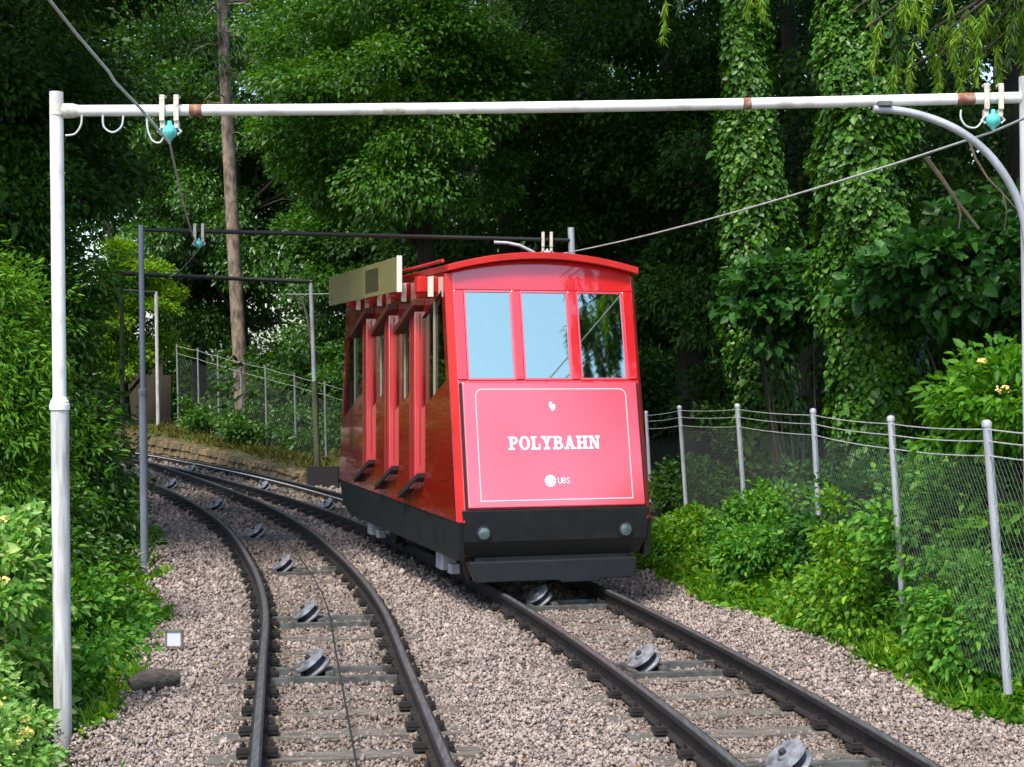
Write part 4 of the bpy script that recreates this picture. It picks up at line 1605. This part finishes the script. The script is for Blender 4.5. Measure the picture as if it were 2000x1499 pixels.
# left side
shrub('yew_bush', 'tall feathery yew bush behind the white post at left', 'bush', (-4.55, 14.3), [(-.3, 0, .9, .95, .9, .9, 150, 60), (-.25, 0, 2.0, .95, .9, .8, 190, 60), (-.2, 0, 2.95, .85, .8, .7, 160, 60), (-.45, 0, 3.6, .6, .6, .55, 90, 50)], 'l_yew', 71, .085, .3, cr=.24, flat=.75, up=.5)
shrub('yew_bush', 'darker yew bush standing just left of the blue grey post', 'bush', (-6.35, 21.5), [(0, 0, 1.0, 1.2, 1, 1.0, 150, 50), (0, 0, 2.4, 1.1, 1, 1.0, 160, 50), (-.1, 0, 3.8, .95, .9, 1.0, 150, 50), (-.2, 0, 5.0, .8, .8, .7, 90, 50)], 'l_mid', 72, .12, .45, cr=.32, flat=.7, up=.6)

shrub('elder_bush', 'pale sunlit elder bush with cream flowers at the left edge', 'bush', (-3.55, 10.9), [(-.1, 0, 1.15, .55, .5, .65, 55, 60), (.05, .1, .6, .45, .4, .5, 30, 50)], 'l_pale', 81, .085, flowers=10, cr=.2)
shrub('weed_clump', 'fresh green weeds around the foot of the white post', 'plant', (-3.4, 11.9), [(0, 0, .45, .55, .6, .5, 60, 60), (-.7, .3, .6, .5, .6, .6, 50, 60)], 'l_nettle', 82, .075, cr=.17)
shrub('nettle_patch', 'bright nettles between the white post and the blue grey post', 'plant', (-3.85, 14.4), [(0, 0, .5, .6, .9, .55, 80, 60), (-.1, 1.2, .4, .4, .7, .4, 50, 50), (-.9, .6, .8, .6, .8, .8, 60, 60)], 'l_nettle', 83, .08, cr=.2)
shrub('leafy_bush', 'dark leafy bush at the foot of the blue grey post', 'bush', (-5.2, 17.8), [(0, 0, .8, .6, .9, .9, 90, 60), (.2, .6, .45, .5, .7, .5, 60, 60)], 'l_mid', 84, .09, cr=.24)
shrub('yellow_weeds', 'yellow green flowering weeds in the bottom left corner', 'plant', (-3.12, 9.7), [(0, 0, .32, .36, .5, .48, 60, 50), (-.35, .5, .55, .35, .5, .5, 50, 50)], 'l_pale', 85, .055, flowers=14, cr=.14)
shrub('leafy_bush', 'bush hiding the bend of the track left of the blue grey post', 'bush', (-7.3, 26), [(0, 0, .8, 1.1, 1.6, .9, 110, 60), (-1.4, 2, 1.2, 1.2, 1.6, 1.2, 90, 60)], 'l_mid', 86, .11, cr=.3)
shrub('leafy_bush', 'bush growing at the distant end of the left hand rails', 'bush', (-11.5, 36), [(0, 0, .9, 1.3, 2.0, 1.0, 90, 60), (-2.4, 2, 1.6, 1.6, 2, 1.7, 90, 60)], 'l_mid', 87, .13, cr=.4)

# right side
shrub('maple_sapling', 'blue green maple branches spreading across the right hand ivy trunk', 'sapling', (4.9, 16.6), [(-.55, -.3, 3.15, 1.0, .8, .42, 60, 34), (.3, -.3, 3.35, 1.0, .8, .6, 60, 34), (.6, -.1, 2.7, .7, .7, .5, 36, 34)], 'l_blue', 91, .15, .85, cr=.3, flat=.3, stems=4)
shrub('maple_sapling', 'small dark maple spray between the two ivy trunks', 'sapling', (3.55, 20.2), [(-.15, -.3, 3.1, .75, .6, .45, 45, 32)], 'l_blue', 92, .15, .85, cr=.28, flat=.3, stems=3)
shrub('elder_bush', 'sunlit elder bush with white flower heads behind the fence at right', 'bush', (4.0, 12.9), [(-.1, 0, 1.95, .62, .6, .42, 60, 44), (.3, .2, 1.4, .6, .6, .6, 60, 44), (.0, .1, .8, .5, .5, .5, 30, 44)], 'l_bright', 93, .105, .5, flowers=7, cr=.22)
shrub('bramble_bush', 'tall bramble bush behind the fence, nearest the right edge', 'bush', (3.95, 13.6), [(-.2, 0, .75, .7, .8, .7, 90, 50), (.5, .5, .9, .6, .8, .8, 60, 50)], 'l_nettle', 94, .085, cr=.22)
shrub('bramble_bush', 'bramble bush at the foot of the right hand ivy trunk', 'bush', (3.45, 16.0), [(0, 0, .6, .6, .9, .65, 90, 50), (.6, .5, .8, .6, .8, .7, 60, 50)], 'l_blue', 95, .085, cr=.22)
shrub('bramble_bush', 'bramble bush at the foot of the left hand ivy trunk', 'bush', (2.95, 18.9), [(0, 0, .38, .45, .9, .42, 80, 50), (.7, .5, .7, .6, .8, .6, 50, 50)], 'l_blue', 96, .085, cr=.22)
shrub('bramble_bush', 'low bush in the shadow right of the car bumper', 'bush', (2.75, 24.5), [(0, 0, .4, .6, 1.5, .4, 70, 45), (1.2, 1, .9, 1, 1.5, .9, 60, 45)], 'l_dark', 97, .1, cr=.26)  # deep green leaves put the shade beside the car into the colour
shrub('leafy_bush', 'green bushes behind the distant wire fence and its mossy post', 'bush', (-2.4, 37.5), [(-.9, 0, 1.5, 1.0, 1.0, 1.4, 110, 60), (.8, .3, 1.7, .8, 1, 1.6, 80, 60)], 'l_mid', 98, .12, cr=.32)
shrub('leafy_bush', 'low green bush on the bank below the spruce trunk', 'bush', (-5.6, 39.5), [(0, 0, .75, 1.3, 1.2, .6, 90, 60), (-2.0, 3.4, .9, 1.0, .9, .6, 60, 60), (1.6,-2.4,.6,1,1,.6,60,60)], 'l_mid', 99, .12, cr=.3)


shrub('bramble_bush', 'bright bramble growing through the fence between its two nearest posts', 'bush', (3.42, 12.1), [(0, 0, 0.43, 0.36, 0.7, 0.44, 70, 40), (0.1, 0.8, 0.55, 0.35, 0.6, 0.48, 50, 40)], 'l_nettle', 111, .075, cr=.17)
shrub('bramble_bush', 'bramble growing around the second fence post from the right', 'bush', (3.02, 14.4), [(0, 0, 0.39, 0.36, 0.8, 0.4, 70, 40), (0.1, 0.7, 0.58, 0.35, 0.6, 0.44, 50, 40)], 'l_weed', 112, .075, cr=.17)
shrub('bramble_bush', 'bramble hiding the foot of the third fence post from the right', 'bush', (2.55, 16.9), [(0, 0, 0.39, 0.42, 0.9, 0.4, 80, 40), (0.25, 0.7, 0.62, 0.35, 0.6, 0.4, 50, 40)], 'l_nettle', 113, .08, cr=.18)
shrub('bramble_bush', 'young leafy bramble at the foot of the fourth fence post from the right', 'bush', (1.95, 19.4), [(0, 0, 0.22, 0.357, 0.9, 0.24, 70, 40), (0.3, 0.5, 0.33, 0.2975, 0.6, 0.25, 40, 40)], 'l_weed', 114, .08, cr=.18)


# ground cover along both verges
def verge(name, label, edge, sgn, d0, d1, n, depth, seed, m, L, hmax):
    rng = np.random.default_rng(seed)
    d = d0 + (d1 - d0) * rng.random(n) ** 1.4
    o = np.abs(rng.normal(0, .5, n)) * depth + .02 + np.where(rng.random(n) < .12, -.15 * rng.random(n), 0)
    ed = np.interp(d, np.linspace(d0, d1, 300), [edge(q) for q in np.linspace(d0, d1, 300)])
    x = ed + sgn * o
    keep = ~((x > -3.3) & (x < -2.4) & (d < 10.75)) & ~((np.abs(x + 4.3) < .32) & (d > 18.4) & (d < 20.2))
    d, o, x = d[keep], o[keep], x[keep]
    n = len(d)
    lump = .5 + .5 * np.sin(d * 2.3 + x * 1.9 + seed) * np.sin(d * 1.1 - x * 2.7)
    h = np.minimum(hmax, .05 + o * .55) * (.35 + .65 * lump) * rng.random(n) ** .7
    z = np.array([gz(a, b) for a, b in zip(x, d)]) + h
    C = np.stack([x, d, z], 1)
    D = rng.normal(0, .7, (n, 3)) + np.array([-sgn * .4, -.4, .1])
    N = rng.normal(0, .45, (n, 3)) + np.array([-sgn * .2, -.2, 1])
    l = L * rng.lognormal(0, .3, n) * (1 + .02 * (d - d0))
    parts = [leaf_arrays(C, D, N, l, l * .62)]
    # grass blades
    k = n // 5
    q = rng.integers(0, n, k)
    G0 = C[q] * 1.0
    G0[:, 2] = z[q] - h[q]
    parts.append(leaf_arrays(G0, rng.normal(0, .3, (k, 3)) + np.array([0, 0, 1]), rng.normal(0, 1, (k, 3)), .22 * rng.lognormal(0, .3, k), .010, .1, .25))
    tag(leaf_obj(name, parts, M[m]), label, 'ground cover', kind='stuff')


verge('ground_cover', 'low green weeds creeping over the right edge of the ballast', edgeR, 1, 8, 21, 15000, .95, 101, 'l_weed', .062, .55)
verge('ground_cover', 'low green weeds along the left edge of the ballast', edgeL, -1, 8, 34, 15000, .9, 102, 'l_weed', .062, .5)


rng = np.random.default_rng(131)
n = 5200
d_ = rng.uniform(32.6, 47, n)
o_ = rng.uniform(1.15, 3.4, n)
h_ = .08 + .026 * (d_ - 32.4) + .08
C = np.stack([np.array([xR(q) for q in d_]) + o_, d_, h_], 1)
tag(leaf_obj('bank_grass', [leaf_arrays(C, rng.normal(0, .45, (n, 3)) + np.array([0, 0, .8]), rng.normal(0, 1, (n, 3)), .16 * rng.lognormal(0, .4, n), .03, .1, .3)], M['l_moss']), 'olive grass and moss on the bank above the stone wall', 'grass', kind='stuff')

n = 420
d_ = rng.uniform(8.5, 20, n)
C = np.stack([np.array([rng.uniform(edgeL(q), edgeR(q)) for q in d_]), d_, np.full(n, -.155)], 1)
M['l_fallen'] = island_mat('fallen_leaf', [(.20, .09, .03), (.13, .07, .03), (.25, .17, .06), (.08, .10, .03)], .8)
tag(leaf_obj('fallen_leaves', [leaf_arrays(C, rng.normal(0, 1, (n, 3)) * np.array([1, 1, .15]), rng.normal(0, .25, (n, 3)) + np.array([0, 0, 1]), .045 * rng.lognormal(0, .3, n), .028, .2, .0)], M['l_fallen']), 'brown fallen leaves scattered over the ballast', 'fallen leaves', kind='stuff')

# dead branches near the right post
for (pts, d, r, lab) in (([(1890, 268), (1905, 310), (1930, 350), (1958, 378), (1988, 412)], 11.2, .009, 'thin dead twig hanging from the curved brace'), ([(1808, 308), (1840, 350), (1870, 395), (1912, 448)], 15.5, .022, 'bare brown branch leaning beside the right hand ivy trunk')):
    mb = MB()
    P = [at(x, y, d) for x, y in pts]
    mb.tube(P, [r * (1.1 - .15 * i) for i in range(len(P))], 6)
    a = P[-2]
    mb.tube([a, a + Vector((.03, 0, -.12)), a + Vector((.02, .02, -.25))], [r * .6, r * .5, r * .3], 5)
    tag(mb.build('dead_branch', M['deadwood'], smooth=True), lab, 'branch')

# ------------------------------------------------------------------ light
SUN_EL, SUN_AZ = 58.0, 205.0   # azimuth from +Y towards +X
w = bpy.data.worlds.new('World')
SC.world = w
w.use_nodes = True
N, L = w.node_tree.nodes, w.node_tree.links
sky = N.new('ShaderNodeTexSky')
sky.sky_type = 'NISHITA'
sky.sun_disc = False
sky.sun_elevation = rad(SUN_EL)
sky.sun_rotation = rad(SUN_AZ)
sky.air_density = 1.0
sky.dust_density = 2.0
L.new(sky.outputs['Color'], N['Background'].inputs['Color'])
N['Background'].inputs['Strength'].default_value = .15
ld = bpy.data.lights.new('sun', 'SUN')
ld.energy = 2.0
ld.angle = rad(11)
ld.color = (1, .95, .86)
lo = bpy.data.objects.new('sun', ld)
COL.objects.link(lo)
sd = Vector((math.sin(rad(SUN_AZ)) * math.cos(rad(SUN_EL)), math.cos(rad(SUN_AZ)) * math.cos(rad(SUN_EL)), math.sin(rad(SUN_EL))))
lo.rotation_euler = sd.to_track_quat('Z', 'Y').to_euler()
lo.location = sd * 60
SC.view_settings.view_transform = 'Standard'
SC.view_settings.look = 'None'
SC.view_settings.exposure = 1.2
SC.view_settings.gamma = 1
SC.cycles.max_bounces = 6
SC.cycles.diffuse_bounces = 3
SC.cycles.glossy_bounces = 3
SC.cycles.transparent_max_bounces = 8
SC.cycles.caustics_reflective = False
SC.cycles.caustics_refractive = False
